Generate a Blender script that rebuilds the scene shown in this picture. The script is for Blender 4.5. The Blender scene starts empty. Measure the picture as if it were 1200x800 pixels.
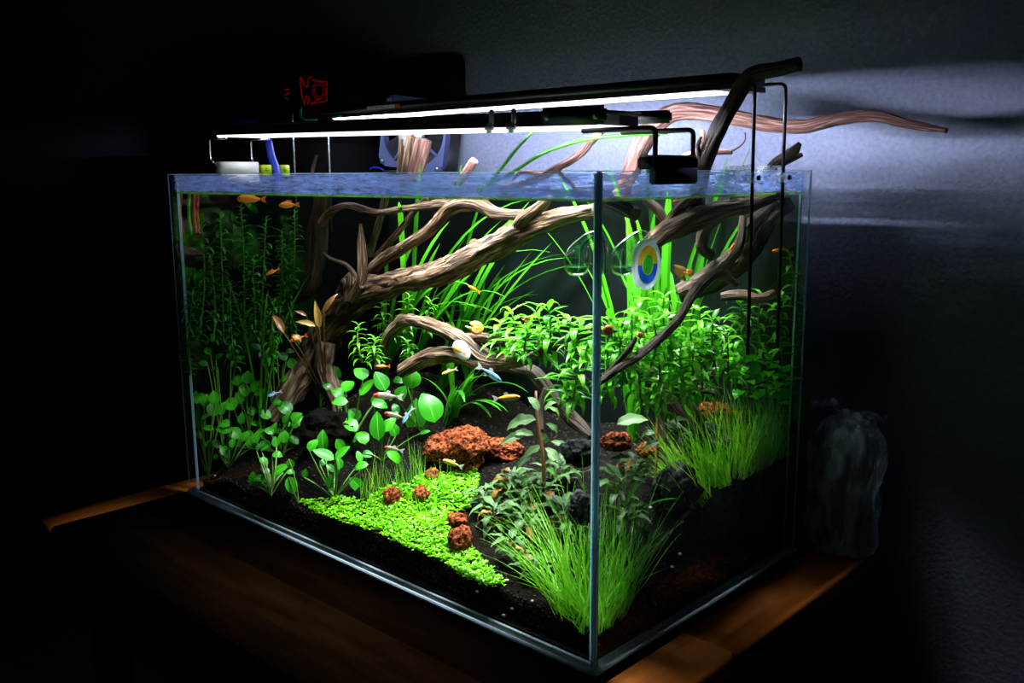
import bpy, bmesh, math, random
from mathutils import Vector, Matrix, noise
random.seed(7)
R = math.radians
sc = bpy.context.scene
col = sc.collection

# ------------------------------------------------------------------ camera, world, exposure
CAM = Vector((0.48649, -0.62391, 0.44852))
YAW, PITCH, ROLL, FPX = -0.754704, -0.175972, -0.006001, 1104.70
FWD = Vector((math.sin(YAW)*math.cos(PITCH), math.cos(YAW)*math.cos(PITCH), math.sin(PITCH)))
_r = FWD.cross(Vector((0, 0, 1))).normalized()
_u = _r.cross(FWD)
RT = _r*math.cos(ROLL) + _u*math.sin(ROLL)
UPV = -_r*math.sin(ROLL) + _u*math.cos(ROLL)
cd = bpy.data.cameras.new('camera')
cam = bpy.data.objects.new('camera', cd)
col.objects.link(cam)
cd.sensor_width = 36.0
cd.lens = FPX/1200.0*36.0
cd.clip_start = 0.01
mw = Matrix((RT, UPV, -FWD)).transposed().to_4x4()
mw.translation = CAM
cam.matrix_world = mw
sc.camera = cam

w = bpy.data.worlds.new('dark_room')
sc.world = w
w.use_nodes = True
w.node_tree.nodes['Background'].inputs[0].default_value = (0.3, 0.35, 0.6, 1)
w.node_tree.nodes['Background'].inputs[1].default_value = 0.0015
sc.view_settings.view_transform = 'Standard'
sc.view_settings.look = 'None'
sc.view_settings.gamma = 1.0
sc.view_settings.use_curve_mapping = False
sc.view_settings.exposure = 0.0
sc.cycles.transparent_max_bounces = 40
sc.cycles.max_bounces = 7
sc.cycles.sample_clamp_indirect = 4.0

LED_W_FRONT, LED_W_REAR = 5.4, 5.0      # watts of the two lamp bars
WALL_GLOW = 1100.0                          # brightness of the added strip that lights the wall

# ------------------------------------------------------------------ tank frame: near corner at the origin
L, W, H = 0.736, 0.383, 0.45
WATER = 0.426
T = 0.006
WALL_Y = 0.50

def ray(x, y):
    return FWD + RT*((x-600)/FPX) + UPV*((400-y)/FPX)
def at(x, y, axis, v):
    d = ray(x, y)
    return CAM + d*((v-CAM[axis])/d[axis])
def PY(x, y, Y):                       # a point of the photograph at depth plane y = Y, kept inside the tank
    p = at(x, y, 1, Y)
    for _ in range(60):
        if p.x < -L+0.018: Y -= 0.008
        elif p.x > -0.012: Y += 0.008
        else: break
        p = at(x, y, 1, Y)
    return p
def cdepth(p): return (p-CAM).dot(FWD)

CTRL = [(0,0,.028),(0,.055,.031),(0,.09,.045),(0,.125,.077),(0,.162,.107),(0,.237,.118),(0,.31,.117),(0,.383,.12),
 (-.06,0,.032),(-.114,0,.038),(-.226,0,.040),(-.343,0,.042),(-.47,0,.036),(-.6,0,.024),(-.736,0,.02),
 (-.2,.06,.05),(-.34,.13,.075),(-.24,.2,.095),(-.13,.12,.07),(-.09,.2,.118),(-.1,.06,.036),(-.3,.06,.055),
 (-.45,.10,.075),(-.53,.10,.10),(-.56,.2,.14),(-.60,.06,.05),(-.66,.13,.08),(-.736,.13,.06),(-.736,.25,.09),(-.736,.383,.12),
 (-.5,.383,.13),(-.37,.383,.11),(-.2,.383,.12),(-.35,.27,.09),(-.42,.2,.10),(-.1,.3,.13),(-.62,.3,.14)]
def soil(x, y):
    sw = sz = 0.0
    for a, b, c in CTRL:
        d = (x-a)**2 + (y-b)**2 + 0.0006
        k = 1.0/(d*d)
        sw += k; sz += k*c
    return sz/sw + 0.004*noise.noise(Vector((x*22, y*22, 3.1)))
def ground(x, y):                      # where a ray of the photograph meets the soil
    d = ray(x, y)
    t = 0.6
    while t < 2.2:
        p = CAM + d*t
        if -L < p.x < 0 and 0 < p.y < W and p.z < soil(p.x, p.y): return p
        if p.y > W-0.01 or p.x < -L+0.01:
            if p.y > 0: return Vector((max(p.x, -L+.015), min(p.y, W-.015), soil(p.x, p.y)))
        t += 0.003
    return p

# ------------------------------------------------------------------ object helpers
def tag(o, label=None, cat=None, group=None, kind=None):
    if label: o['label'] = label
    if cat: o['category'] = cat
    if group: o['group'] = group
    if kind: o['kind'] = kind
    return o
def thing(name, label, cat, loc=(0, 0, 0), group=None):
    o = bpy.data.objects.new(name, None)
    o.empty_display_size = 0.01
    col.objects.link(o)
    o.location = loc
    return tag(o, label, cat, group)
def link(name, me, parent=None, M=None):
    o = bpy.data.objects.new(name, me)
    col.objects.link(o)
    if M is None: M = Matrix()
    if parent is not None:
        o.parent = parent
        base = Matrix.Translation(parent.location)
        q = parent.parent
        while q is not None:
            base = Matrix.Translation(q.location) @ base
            q = q.parent
        M = base.inverted() @ M
    o.matrix_basis = M
    return o
def mesh(name, verts, faces, mats, smooth=True, uvs=None, midx=None):
    me = bpy.data.meshes.new(name)
    me.from_pydata([tuple(v) for v in verts], [], faces)
    for m in (mats if isinstance(mats, (list, tuple)) else [mats]): me.materials.append(m)
    if smooth: me.polygons.foreach_set('use_smooth', [True]*len(me.polygons))
    if midx: me.polygons.foreach_set('material_index', midx)
    if uvs:
        ul = me.uv_layers.new(name='UVMap')
        for lp in me.loops: ul.data[lp.index].uv = uvs[lp.vertex_index]
    me.update()
    return me
class MB:
    """collects shapes for ONE mesh"""
    def __init__(s): s.v = []; s.f = []; s.uv = []; s.m = []
    def add(s, v, f, uv=None, m=0):
        k = len(s.v)
        s.v += [Vector(p) for p in v]
        s.f += [tuple(i+k for i in q) for q in f]
        s.uv += uv if uv else [(0, 0)]*len(v)
        s.m += [m]*len(f)
    def box(s, a, b, bev=0.0, m=0):
        x0, y0, z0 = a; x1, y1, z1 = b
        if bev <= 0:
            v = [(x0,y0,z0),(x1,y0,z0),(x1,y1,z0),(x0,y1,z0),(x0,y0,z1),(x1,y0,z1),(x1,y1,z1),(x0,y1,z1)]
            s.add(v, [(0,3,2,1),(4,5,6,7),(0,1,5,4),(1,2,6,5),(2,3,7,6),(3,0,4,7)], None, m)
            return
        bm = bmesh.new()
        bmesh.ops.create_cube(bm, size=1)
        for q in bm.verts:
            q.co = Vector(((x0+x1)/2+q.co.x*(x1-x0), (y0+y1)/2+q.co.y*(y1-y0), (z0+z1)/2+q.co.z*(z1-z0)))
        bmesh.ops.bevel(bm, geom=bm.edges[:], offset=bev, segments=2, affect='EDGES')
        bm.verts.index_update()
        s.add([q.co.copy() for q in bm.verts], [tuple(q.index for q in f.verts) for f in bm.faces], None, m)
        bm.free()
    def tube(s, pts, rad, n=8, m=0, gnarl=0.0, seed=0.0, caps=True):
        pts = [Vector(p) for p in pts]
        N = len(pts)
        if not isinstance(rad, (list, tuple)): rad = [rad]*N
        tang = [(pts[min(i+1, N-1)]-pts[max(i-1, 0)]).normalized() for i in range(N)]
        nrm = tang[0].orthogonal().normalized()
        v = []; uv = []; ln = 0
        for i in range(N):
            if i:
                nrm = (nrm - tang[i]*nrm.dot(tang[i])).normalized()
                ln += (pts[i]-pts[i-1]).length
            bn = tang[i].cross(nrm)
            for j in range(n+1):
                a = 2*math.pi*j/n
                rr = rad[i]
                if gnarl:
                    aa = a % (2*math.pi)
                    ca, sa = math.cos(aa+ln*9), math.sin(aa+ln*9)
                    rr *= 1 + gnarl*(noise.noise(Vector((ca*1.6+seed, sa*1.6, ln*26))) + 0.7*noise.noise(Vector((ca*4+seed, sa*4, ln*9+5))) + 0.5*noise.noise(Vector((ca*9, sa*9+seed, ln*12))))
                v.append(pts[i] + nrm*(rr*math.cos(a)) + bn*(rr*math.sin(a)))
                uv.append((j/n, ln*10))
        f = []
        for i in range(N-1):
            for j in range(n):
                a = i*(n+1)+j
                f.append((a, a+1, a+n+2, a+n+1))
        if caps:
            f.append(tuple(range(n-1, -1, -1)))
            f.append(tuple((N-1)*(n+1)+j for j in range(n)))
        s.add(v, f, uv, m)
    def lathe(s, prof, M=None, n=16, m=0):
        v = []; f = []
        for (r, z) in prof:
            for j in range(n):
                a = 2*math.pi*j/n
                p = Vector((r*math.cos(a), r*math.sin(a), z))
                v.append(M @ p if M else p)
        for i in range(len(prof)-1):
            for j in range(n):
                a = i*n+j; b = i*n+(j+1) % n
                f.append((a, b, b+n, a+n))
        s.add(v, f, None, m)
    def build(s, name, mats, parent=None, smooth=True):
        return link(name, mesh(name, s.v, s.f, mats, smooth, s.uv, s.m), parent)
def flat(mb, name, mats, parent=None): return mb.build(name, mats, parent, smooth=False)
def spline(P, k=6):
    """Catmull-Rom through tuples of any size"""
    out = []
    n = len(P)
    for i in range(n-1):
        p0, p1, p2, p3 = P[max(i-1, 0)], P[i], P[i+1], P[min(i+2, n-1)]
        for j in range(k):
            t = j/k
            out.append(tuple(0.5*(2*b+(c-a)*t+(2*a-5*b+4*c-d)*t*t+(3*b-a-3*c+d)*t**3) for a, b, c, d in zip(p0, p1, p2, p3)))
    out.append(tuple(P[-1]))
    return out
def frame(y, z):                       # matrix whose Y axis is y and Z axis is close to z
    y = Vector(y).normalized()
    z = Vector(z); z = z - y*z.dot(y)
    if z.length < 1e-5: z = y.orthogonal()
    z.normalize()
    x = y.cross(z)
    return Matrix((x, y, z)).transposed()
def place(M3, loc, sx, sy, sz):
    return Matrix.Translation(loc) @ M3.to_4x4() @ Matrix.Diagonal((sx, sy, sz, 1))

# ------------------------------------------------------------------ materials
MATS = {}
def nodes(name):
    m = bpy.data.materials.new(name)
    m.use_nodes = True
    nt = m.node_tree
    b = nt.nodes['Principled BSDF']
    MATS[name] = m
    return m, nt, b
def N(nt, t, **kw):
    n = nt.nodes.new(t)
    for k, v in kw.items(): setattr(n, k, v)
    return n
def simple(name, c, rough=0.5, metal=0.0, spec=0.5, **kw):
    m, nt, b = nodes(name)
    b.inputs['Base Color'].default_value = (*c, 1)
    b.inputs['Roughness'].default_value = rough
    b.inputs['Metallic'].default_value = metal
    b.inputs['Specular IOR Level'].default_value = spec
    for k, v in kw.items(): b.inputs[k].default_value = v
    return m
def noisy(name, c1, c2, scale, rough=0.8, bump=0.3, dist=0.002, coord='Object', detail=6, stretch=(1, 1, 1), spec=0.3, thresh=(0.35, 0.65)):
    m, nt, b = nodes(name)
    tc = N(nt, 'ShaderNodeTexCoord'); mp = N(nt, 'ShaderNodeMapping')
    mp.inputs['Scale'].default_value = stretch
    nz = N(nt, 'ShaderNodeTexNoise'); nz.inputs['Scale'].default_value = scale; nz.inputs['Detail'].default_value = detail
    cr = N(nt, 'ShaderNodeValToRGB')
    cr.color_ramp.elements[0].color = (*c1, 1); cr.color_ramp.elements[1].color = (*c2, 1)
    cr.color_ramp.elements[0].position, cr.color_ramp.elements[1].position = thresh
    bp = N(nt, 'ShaderNodeBump'); bp.inputs['Strength'].default_value = bump; bp.inputs['Distance'].default_value = dist
    k = nt.links.new
    k(tc.outputs[coord], mp.inputs[0]); k(mp.outputs[0], nz.inputs['Vector']); k(nz.outputs['Fac'], cr.inputs[0])
    k(cr.outputs[0], b.inputs['Base Color']); k(nz.outputs['Fac'], bp.inputs['Height']); k(bp.outputs[0], b.inputs['Normal'])
    b.inputs['Roughness'].default_value = rough
    b.inputs['Specular IOR Level'].default_value = spec
    return m
def leafmat(name, c1, c2, rib=0.0, trans=0.35, rough=0.35, spot=None):
    m, nt, b = nodes(name)
    k = nt.links.new
    oi = N(nt, 'ShaderNodeObjectInfo'); tc = N(nt, 'ShaderNodeTexCoord')
    nz = N(nt, 'ShaderNodeTexNoise'); nz.inputs['Scale'].default_value = 60 if spot is None else 160
    k(tc.outputs['Object'], nz.inputs['Vector'])
    ad = N(nt, 'ShaderNodeMath', operation='MULTIPLY_ADD'); ad.inputs[1].default_value = 0.5
    k(nz.outputs['Fac'], ad.inputs[0])
    ml = N(nt, 'ShaderNodeMath', operation='MULTIPLY'); ml.inputs[1].default_value = 0.6
    k(oi.outputs['Random'], ml.inputs[0]); k(ml.outputs[0], ad.inputs[2])
    cr = N(nt, 'ShaderNodeValToRGB')
    cr.color_ramp.elements[0].color = (*c1, 1); cr.color_ramp.elements[1].color = (*c2, 1)
    cr.color_ramp.elements[0].position, cr.color_ramp.elements[1].position = 0.15, 0.85
    if spot:
        e = cr.color_ramp.elements.new(0.55); e.color = (*spot, 1)
    k(ad.outputs[0], cr.inputs[0])
    out = cr.outputs[0]
    if rib:
        sx = N(nt, 'ShaderNodeSeparateXYZ'); k(tc.outputs['UV'], sx.inputs[0])
        s1 = N(nt, 'ShaderNodeMath', operation='SUBTRACT'); s1.inputs[1].default_value = 0.5; k(sx.outputs[0], s1.inputs[0])
        s2 = N(nt, 'ShaderNodeMath', operation='ABSOLUTE'); k(s1.outputs[0], s2.inputs[0])
        s3 = N(nt, 'ShaderNodeMath', operation='LESS_THAN'); s3.inputs[1].default_value = 0.035; k(s2.outputs[0], s3.inputs[0])
        s4 = N(nt, 'ShaderNodeMath', operation='MULTIPLY'); s4.inputs[1].default_value = rib; k(s3.outputs[0], s4.inputs[0])
        mx = N(nt, 'ShaderNodeMix', data_type='RGBA'); k(s4.outputs[0], mx.inputs[0]); k(out, mx.inputs[6])
        mx.inputs[7].default_value = (min(1, c2[0]*1.6+.1), min(1, c2[1]*1.3+.08), c2[2]*1.5+.03, 1)
        out = mx.outputs[2]
    k(out, b.inputs['Base Color'])
    b.inputs['Roughness'].default_value = rough
    b.inputs['Specular IOR Level'].default_value = 0.35
    tr = N(nt, 'ShaderNodeBsdfTranslucent'); k(out, tr.inputs[0])
    ms = N(nt, 'ShaderNodeMixShader'); ms.inputs[0].default_value = trans
    k(b.outputs[0], ms.inputs[1]); k(tr.outputs[0], ms.inputs[2])
    k(ms.outputs[0], nt.nodes['Material Output'].inputs[0])
    return m
def clear(name, tint, ior=1.45, rough=0.0, gloss=(1, 1, 1), bump=0.0, bscale=40):
    m, nt, b = nodes(name)
    nt.nodes.remove(b)
    k = nt.links.new
    t = N(nt, 'ShaderNodeBsdfTransparent'); t.inputs[0].default_value = (*tint, 1)
    if ior is None:
        k(t.outputs[0], nt.nodes['Material Output'].inputs[0]); return m
    g = N(nt, 'ShaderNodeBsdfGlossy'); g.inputs[0].default_value = (*gloss, 1); g.inputs['Roughness'].default_value = rough
    # reflectance the same from both sides of a thin sheet (Schlick)
    lw = N(nt, 'ShaderNodeLayerWeight'); lw.inputs[0].default_value = 0.5
    pw = N(nt, 'ShaderNodeMath', operation='POWER'); pw.inputs[1].default_value = 5.0
    r0 = ((ior-1)/(ior+1))**2
    fr = N(nt, 'ShaderNodeMath', operation='MULTIPLY_ADD'); fr.inputs[1].default_value = 1-r0; fr.inputs[2].default_value = r0
    k(lw.outputs['Facing'], pw.inputs[0]); k(pw.outputs[0], fr.inputs[0])
    if bump:
        nz = N(nt, 'ShaderNodeTexNoise'); nz.inputs['Scale'].default_value = bscale
        tc = N(nt, 'ShaderNodeTexCoord'); k(tc.outputs['Object'], nz.inputs['Vector'])
        bp = N(nt, 'ShaderNodeBump'); bp.inputs['Strength'].default_value = bump; bp.inputs['Distance'].default_value = 0.003
        k(nz.outputs['Fac'], bp.inputs['Height']); k(bp.outputs[0], g.inputs['Normal'])
    mx = N(nt, 'ShaderNodeMixShader')
    k(fr.outputs[0], mx.inputs[0]); k(t.outputs[0], mx.inputs[1]); k(g.outputs[0], mx.inputs[2])
    k(mx.outputs[0], nt.nodes['Material Output'].inputs[0])
    return m
def hazy(name, c, lo, hi, scale, stretch=(1, 1, 1), trans=0.5, rough=0.2):
    """clear glass carrying a patchy film: see-through mixed with a scattering layer"""
    m, nt, b = nodes(name)
    k = nt.links.new
    tc = N(nt, 'ShaderNodeTexCoord'); mp = N(nt, 'ShaderNodeMapping'); mp.inputs['Scale'].default_value = stretch
    nz = N(nt, 'ShaderNodeTexNoise'); nz.inputs['Scale'].default_value = scale; nz.inputs['Detail'].default_value = 8
    mr = N(nt, 'ShaderNodeMapRange'); mr.inputs[1].default_value = 0.35; mr.inputs[2].default_value = 0.7
    mr.inputs[3].default_value = lo; mr.inputs[4].default_value = hi
    k(tc.outputs['Object'], mp.inputs[0]); k(mp.outputs[0], nz.inputs['Vector']); k(nz.outputs['Fac'], mr.inputs[0])
    b.inputs['Base Color'].default_value = (*c, 1); b.inputs['Roughness'].default_value = rough
    tl = N(nt, 'ShaderNodeBsdfTranslucent'); tl.inputs[0].default_value = (*c, 1)
    s1 = N(nt, 'ShaderNodeMixShader'); s1.inputs[0].default_value = trans
    k(b.outputs[0], s1.inputs[1]); k(tl.outputs[0], s1.inputs[2])
    t = N(nt, 'ShaderNodeBsdfTransparent')
    s2 = N(nt, 'ShaderNodeMixShader')
    k(mr.outputs[0], s2.inputs[0]); k(t.outputs[0], s2.inputs[1]); k(s1.outputs[0], s2.inputs[2])
    k(s2.outputs[0], nt.nodes['Material Output'].inputs[0])
    return m
def emit(name, c, s):
    m, nt, b = nodes(name)
    b.inputs['Base Color'].default_value = (*c, 1)
    b.inputs['Emission Color'].default_value = (*c, 1); b.inputs['Emission Strength'].default_value = s
    return m
def woodmat(name, c1, c2, c3):
    m, nt, b = nodes(name)
    k = nt.links.new
    tc = N(nt, 'ShaderNodeTexCoord'); mp = N(nt, 'ShaderNodeMapping'); mp.inputs['Scale'].default_value = (9, 1.0, 1)
    nz = N(nt, 'ShaderNodeTexNoise'); nz.inputs['Scale'].default_value = 2.2; nz.inputs['Detail'].default_value = 8; nz.inputs['Distortion'].default_value = 0.6
    cr = N(nt, 'ShaderNodeValToRGB')
    cr.color_ramp.elements[0].color = (*c1, 1); cr.color_ramp.elements[0].position = 0.36
    cr.color_ramp.elements[1].color = (*c3, 1); cr.color_ramp.elements[1].position = 0.68
    e = cr.color_ramp.elements.new(0.52); e.color = (*c2, 1)
    bp = N(nt, 'ShaderNodeBump'); bp.inputs['Strength'].default_value = 1.0; bp.inputs['Distance'].default_value = 0.004
    k(tc.outputs['UV'], mp.inputs[0]); k(mp.outputs[0], nz.inputs['Vector']); k(nz.outputs['Fac'], cr.inputs[0])
    k(cr.outputs[0], b.inputs['Base Color']); k(nz.outputs['Fac'], bp.inputs['Height']); k(bp.outputs[0], b.inputs['Normal'])
    b.inputs['Roughness'].default_value = 0.7; b.inputs['Specular IOR Level'].default_value = 0.25
    return m

glass = clear('glass', (0.965, 0.985, 0.98), 1.45)
water_top = clear('water_surface', (0.95, 0.98, 1.0), 1.33, 0.03, (0.75, 0.82, 1.0), bump=0.25, bscale=60)
water_side = clear('water_side', (0.955, 0.985, 0.975), 1.33)
_nt = water_side.node_tree
_mx = [n for n in _nt.nodes if n.type == 'MIX_SHADER'][0]
_lw = [n for n in _nt.nodes if n.type == 'LAYER_WEIGHT'][0]
_mr = N(_nt, 'ShaderNodeMapRange')      # total internal reflection beyond the critical angle
_mr.inputs[1].default_value = 0.67; _mr.inputs[2].default_value = 0.78
_nt.links.new(_lw.outputs['Facing'], _mr.inputs[0]); _nt.links.new(_mr.outputs[0], _mx.inputs[0])
glass_edge_glow = hazy('glass_edge_glow', (0.66, 0.88, 1.0), 0.8, 1.0, 30, (1, 1, 0.4), trans=0.65)  # pale blue stands for light carried along to the glass edges
base_edge_glow = hazy('base_edge_glow', (0.72, 0.88, 1.0), 0.9, 1.0, 30, trans=0.4)  # whitish tone paints the glow along the bottom glass edge
glass_core = hazy('glass_core', (0.10, 0.30, 0.30), 0.5, 0.9, 30, (1, 1, 0.3), trans=0.6)
mist_reflection = hazy('mist_reflection', (0.34, 0.47, 1.0), 0.14, 0.85, 45, (1, 1, 7), trans=0.6)  # droplet film, its blue also standing for reflections above the water
meniscus = hazy('meniscus', (0.25, 0.60, 0.10), 0.4, 0.9, 60, trans=0.6)
film = noisy('shade_sheet_black', (0.0022, 0.0042, 0.0048), (0.0042, 0.0075, 0.0078), 6, 0.5, 0.0)  # near-black of the added shading sheet
plaster = noisy('plaster', (0.17, 0.18, 0.25), (0.21, 0.225, 0.305), 160, 0.95, 0.55, 0.004, detail=5, spec=0.1)
floorm = noisy('floor_tile', (0.03, 0.025, 0.02), (0.05, 0.04, 0.03), 5, 0.6, 0.1)
plankm = noisy('lit_wood', (0.21, 0.055, 0.008), (0.38, 0.100, 0.014), 9, 0.7, 0.35, 0.002, stretch=(6, 1, 1), spec=0.08)  # stained wood, tone raised where tank light falls on the border planks
plankm2 = noisy('shaded_wood', (0.0032, 0.0014, 0.0005), (0.0065, 0.0027, 0.0009), 9, 0.9, 0.35, 0.002, stretch=(1, 6, 1), spec=0.0)  # same stained wood, shade of the unlit table put into the colour
black = simple('black_plastic', (0.012, 0.012, 0.014), 0.35)
blackm = simple('black_metal', (0.014, 0.014, 0.016), 0.3, 0.3)
pale_wire = simple('lit_wire', (0.75, 0.77, 0.80), 0.25, 0.9)  # pale tone paints the left wires as lit by the lamps
matt_black = simple('matt_black', (0.003, 0.003, 0.0035), 0.95, spec=0.03)
screw = simple('screw_steel', (0.55, 0.56, 0.6), 0.3, 0.9)
white = simple('white_plastic', (0.75, 0.75, 0.76), 0.5)
grey_plate = simple('pale_grey_plastic', (0.85, 0.85, 0.86), 0.6)
red = simple('red_print', (0.7, 0.03, 0.03), 0.5)
red_led = emit('red_led', (0.5, 0.005, 0.003), 0.16)
blue_hose = simple('blue_hose', (0.02, 0.05, 0.65), 0.35)
blue_fan = simple('blue_black_plastic', (0.07, 0.09, 0.21), 0.3)
yellow_clip = simple('yellow_clip', (0.62, 0.72, 0.03), 0.45)
green_clip = simple('green_clip', (0.12, 0.55, 0.02), 0.45)
green_cable = simple('green_cable', (0.02, 0.45, 0.3), 0.4)
wall_glow = emit('wall_glow_emission', (0.72, 0.80, 1.0), WALL_GLOW)
led_fill = emit('led_fill_segment', (0.90, 0.94, 1.0), 12.0)
led_soft = emit('led_lens_cover', (0.92, 0.95, 1.0), 2.0)
acrylic = hazy('clear_acrylic', (0.85, 0.92, 1.0), 0.12, 0.45, 120, trans=0.4, rough=0.05)
bulb = clear('blown_glass', (0.78, 0.84, 0.86), 4.0, 0.02)
liquid = simple('green_liquid', (0.02, 0.22, 0.03), 0.2)
soilm = noisy('dark_soil', (0.0012, 0.0010, 0.0007), (0.0045, 0.0033, 0.0022), 220, 0.95, 0.6, 0.002, spec=0.05)
granm = noisy('soil_granule', (0.0030, 0.0023, 0.0017), (0.034, 0.026, 0.018), 300, 0.95, 0.3, 0.001, spec=0.06)
lava = noisy('lava_rock', (0.040, 0.008, 0.003), (0.34, 0.075, 0.022), 260, 0.95, 1.0, 0.006, detail=8, spec=0.1, thresh=(0.40, 0.62))
darkrock = noisy('dark_rock', (0.003, 0.0032, 0.0034), (0.065, 0.065, 0.065), 110, 0.95, 1.0, 0.004, detail=8, spec=0.1)
pebble = simple('white_pebble', (0.75, 0.74, 0.70), 0.6)
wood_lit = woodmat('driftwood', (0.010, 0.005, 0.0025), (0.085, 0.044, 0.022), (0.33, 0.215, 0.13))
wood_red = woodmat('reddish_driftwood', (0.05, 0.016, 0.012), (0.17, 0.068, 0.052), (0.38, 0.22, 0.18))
wood_dark = woodmat('dark_shaded_driftwood', (0.010, 0.006, 0.004), (0.032, 0.019, 0.011), (0.085, 0.053, 0.032))  # dark wood, also painting the shade on the branch above the lamps
bagm = hazy('plastic_film', (0.70, 0.84, 1.0), 0.04, 0.60, 30, (2.2, 2.2, 0.7), trans=0.35, rough=0.12)
G_anub = leafmat('broad_leaf', (0.012, 0.16, 0.006), (0.06, 0.46, 0.012), rib=0.5)
G_val = leafmat('ribbon_leaf', (0.016, 0.17, 0.005), (0.085, 0.42, 0.012), trans=0.4)
G_hyg = leafmat('narrow_leaf', (0.022, 0.22, 0.005), (0.13, 0.48, 0.015), rib=0.35, trans=0.4)
G_dark = leafmat('shade_leaf', (0.008, 0.10, 0.006), (0.025, 0.24, 0.010), rib=0.3)  # leaf green darkened to paint the dim light at the left
G_crypt = leafmat('olive_leaf', (0.022, 0.060, 0.012), (0.09, 0.20, 0.045), rib=0.6, trans=0.25, rough=0.55)
G_brown = leafmat('brown_leaf', (0.22, 0.07, 0.012), (0.42, 0.20, 0.03), rib=0.3)
G_pale = leafmat('pale_leaf', (0.06, 0.12, 0.035), (0.17, 0.28, 0.11), rib=0.7, trans=0.25, rough=0.55)
G_bright = leafmat('fresh_leaf', (0.03, 0.42, 0.01), (0.14, 0.72, 0.03), rib=0.3, trans=0.45)
G_grass = leafmat('hairgrass_blade', (0.06, 0.36, 0.006), (0.30, 0.66, 0.03), trans=0.4)
G_carpet = leafmat('carpet_leaf', (0.13, 0.48, 0.003), (0.46, 0.80, 0.015), trans=0.35)
G_spot = leafmat('spotted_leaf', (0.16, 0.06, 0.012), (0.30, 0.17, 0.03), trans=0.3, spot=(0.09, 0.03, 0.008))
G_stem = leafmat('stem', (0.05, 0.16, 0.015), (0.12, 0.26, 0.03), trans=0.1)
G_stem_red = leafmat('red_stem', (0.12, 0.05, 0.02), (0.22, 0.10, 0.04), trans=0.1)
f_orange = simple('orange_fish', (0.85, 0.20, 0.012), 0.3)
f_yellow = simple('yellow_orange_fish', (0.90, 0.42, 0.03), 0.3)
f_silver = simple('silver_fish', (0.28, 0.23, 0.16), 0.25, 0.2)
f_red = simple('red_fish', (0.75, 0.03, 0.02), 0.35)
f_blue = simple('blue_stripe', (0.10, 0.45, 0.95), 0.2, 0.3)
f_white = simple('white_fish', (0.80, 0.84, 0.90), 0.3)
f_dark = simple('fish_dark', (0.03, 0.03, 0.06), 0.4)
fin_clear = hazy('fin', (0.75, 0.72, 0.70), 0.4, 0.7, 200)
fin_orange = hazy('orange_fin', (0.85, 0.25, 0.02), 0.5, 0.85, 200)
shell = noisy('amber_shell', (0.45, 0.12, 0.015), (0.75, 0.30, 0.06), 90, 0.3, 0.1)
snail_foot = simple('snail_foot', (0.25, 0.18, 0.10), 0.5)
eye = simple('eye', (0.01, 0.01, 0.01), 0.1)
s_white = leafmat('badge_white', (0.82, 0.90, 0.98), (0.86, 0.92, 1.0), trans=0.75)
s_yellow = leafmat('badge_yellow', (0.62, 0.33, 0.012), (0.66, 0.36, 0.02), trans=0.75)
s_blue = leafmat('badge_blue', (0.01, 0.08, 0.60), (0.015, 0.09, 0.62), trans=0.75)
s_green = leafmat('badge_green', (0.02, 0.42, 0.02), (0.03, 0.45, 0.03), trans=0.75)
s_lime = leafmat('badge_lime', (0.62, 0.70, 0.08), (0.66, 0.72, 0.10), trans=0.75)

# ------------------------------------------------------------------ the room
b = MB(); b.box((-4.2, WALL_Y, -0.75), (2.2, WALL_Y+0.1, 2.2))
o = flat(b, 'wall_back', plaster); tag(o, 'rough pale blue grey plaster wall behind the aquarium', 'wall', kind='structure')
b = MB(); b.box((-4.2, -3.0, -0.80), (2.2, WALL_Y, -0.75))
o = flat(b, 'floor', floorm); tag(o, 'dark floor below the table', 'floor', kind='structure')

# ------------------------------------------------------------------ table
tb = thing('table', 'brown stained plank table carrying the aquarium', 'table', (-0.36, 0.15, -0.75))
def plank(x0, y0, x1, y1, m):
    b = MB(); b.box((x0+.0006, y0+.0006, -0.028), (x1-.0006, y1-.0006, -0.0002), 0.0012); b.build('plank', m, tb)
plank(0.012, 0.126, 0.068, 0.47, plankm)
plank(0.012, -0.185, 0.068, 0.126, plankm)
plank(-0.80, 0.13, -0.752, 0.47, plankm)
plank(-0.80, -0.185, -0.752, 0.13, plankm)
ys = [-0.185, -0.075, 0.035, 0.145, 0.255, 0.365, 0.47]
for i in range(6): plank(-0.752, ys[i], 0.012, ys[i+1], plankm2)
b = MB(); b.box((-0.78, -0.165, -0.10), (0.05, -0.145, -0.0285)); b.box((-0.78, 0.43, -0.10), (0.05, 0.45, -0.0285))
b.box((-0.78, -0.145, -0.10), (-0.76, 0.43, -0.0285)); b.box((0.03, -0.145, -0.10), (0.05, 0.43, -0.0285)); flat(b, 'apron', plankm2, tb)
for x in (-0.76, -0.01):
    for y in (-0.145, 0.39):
        b = MB(); b.box((x, y, -0.75), (x+0.04, y+0.04, -0.0285), 0.002); b.build('leg', plankm2, tb)

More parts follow.
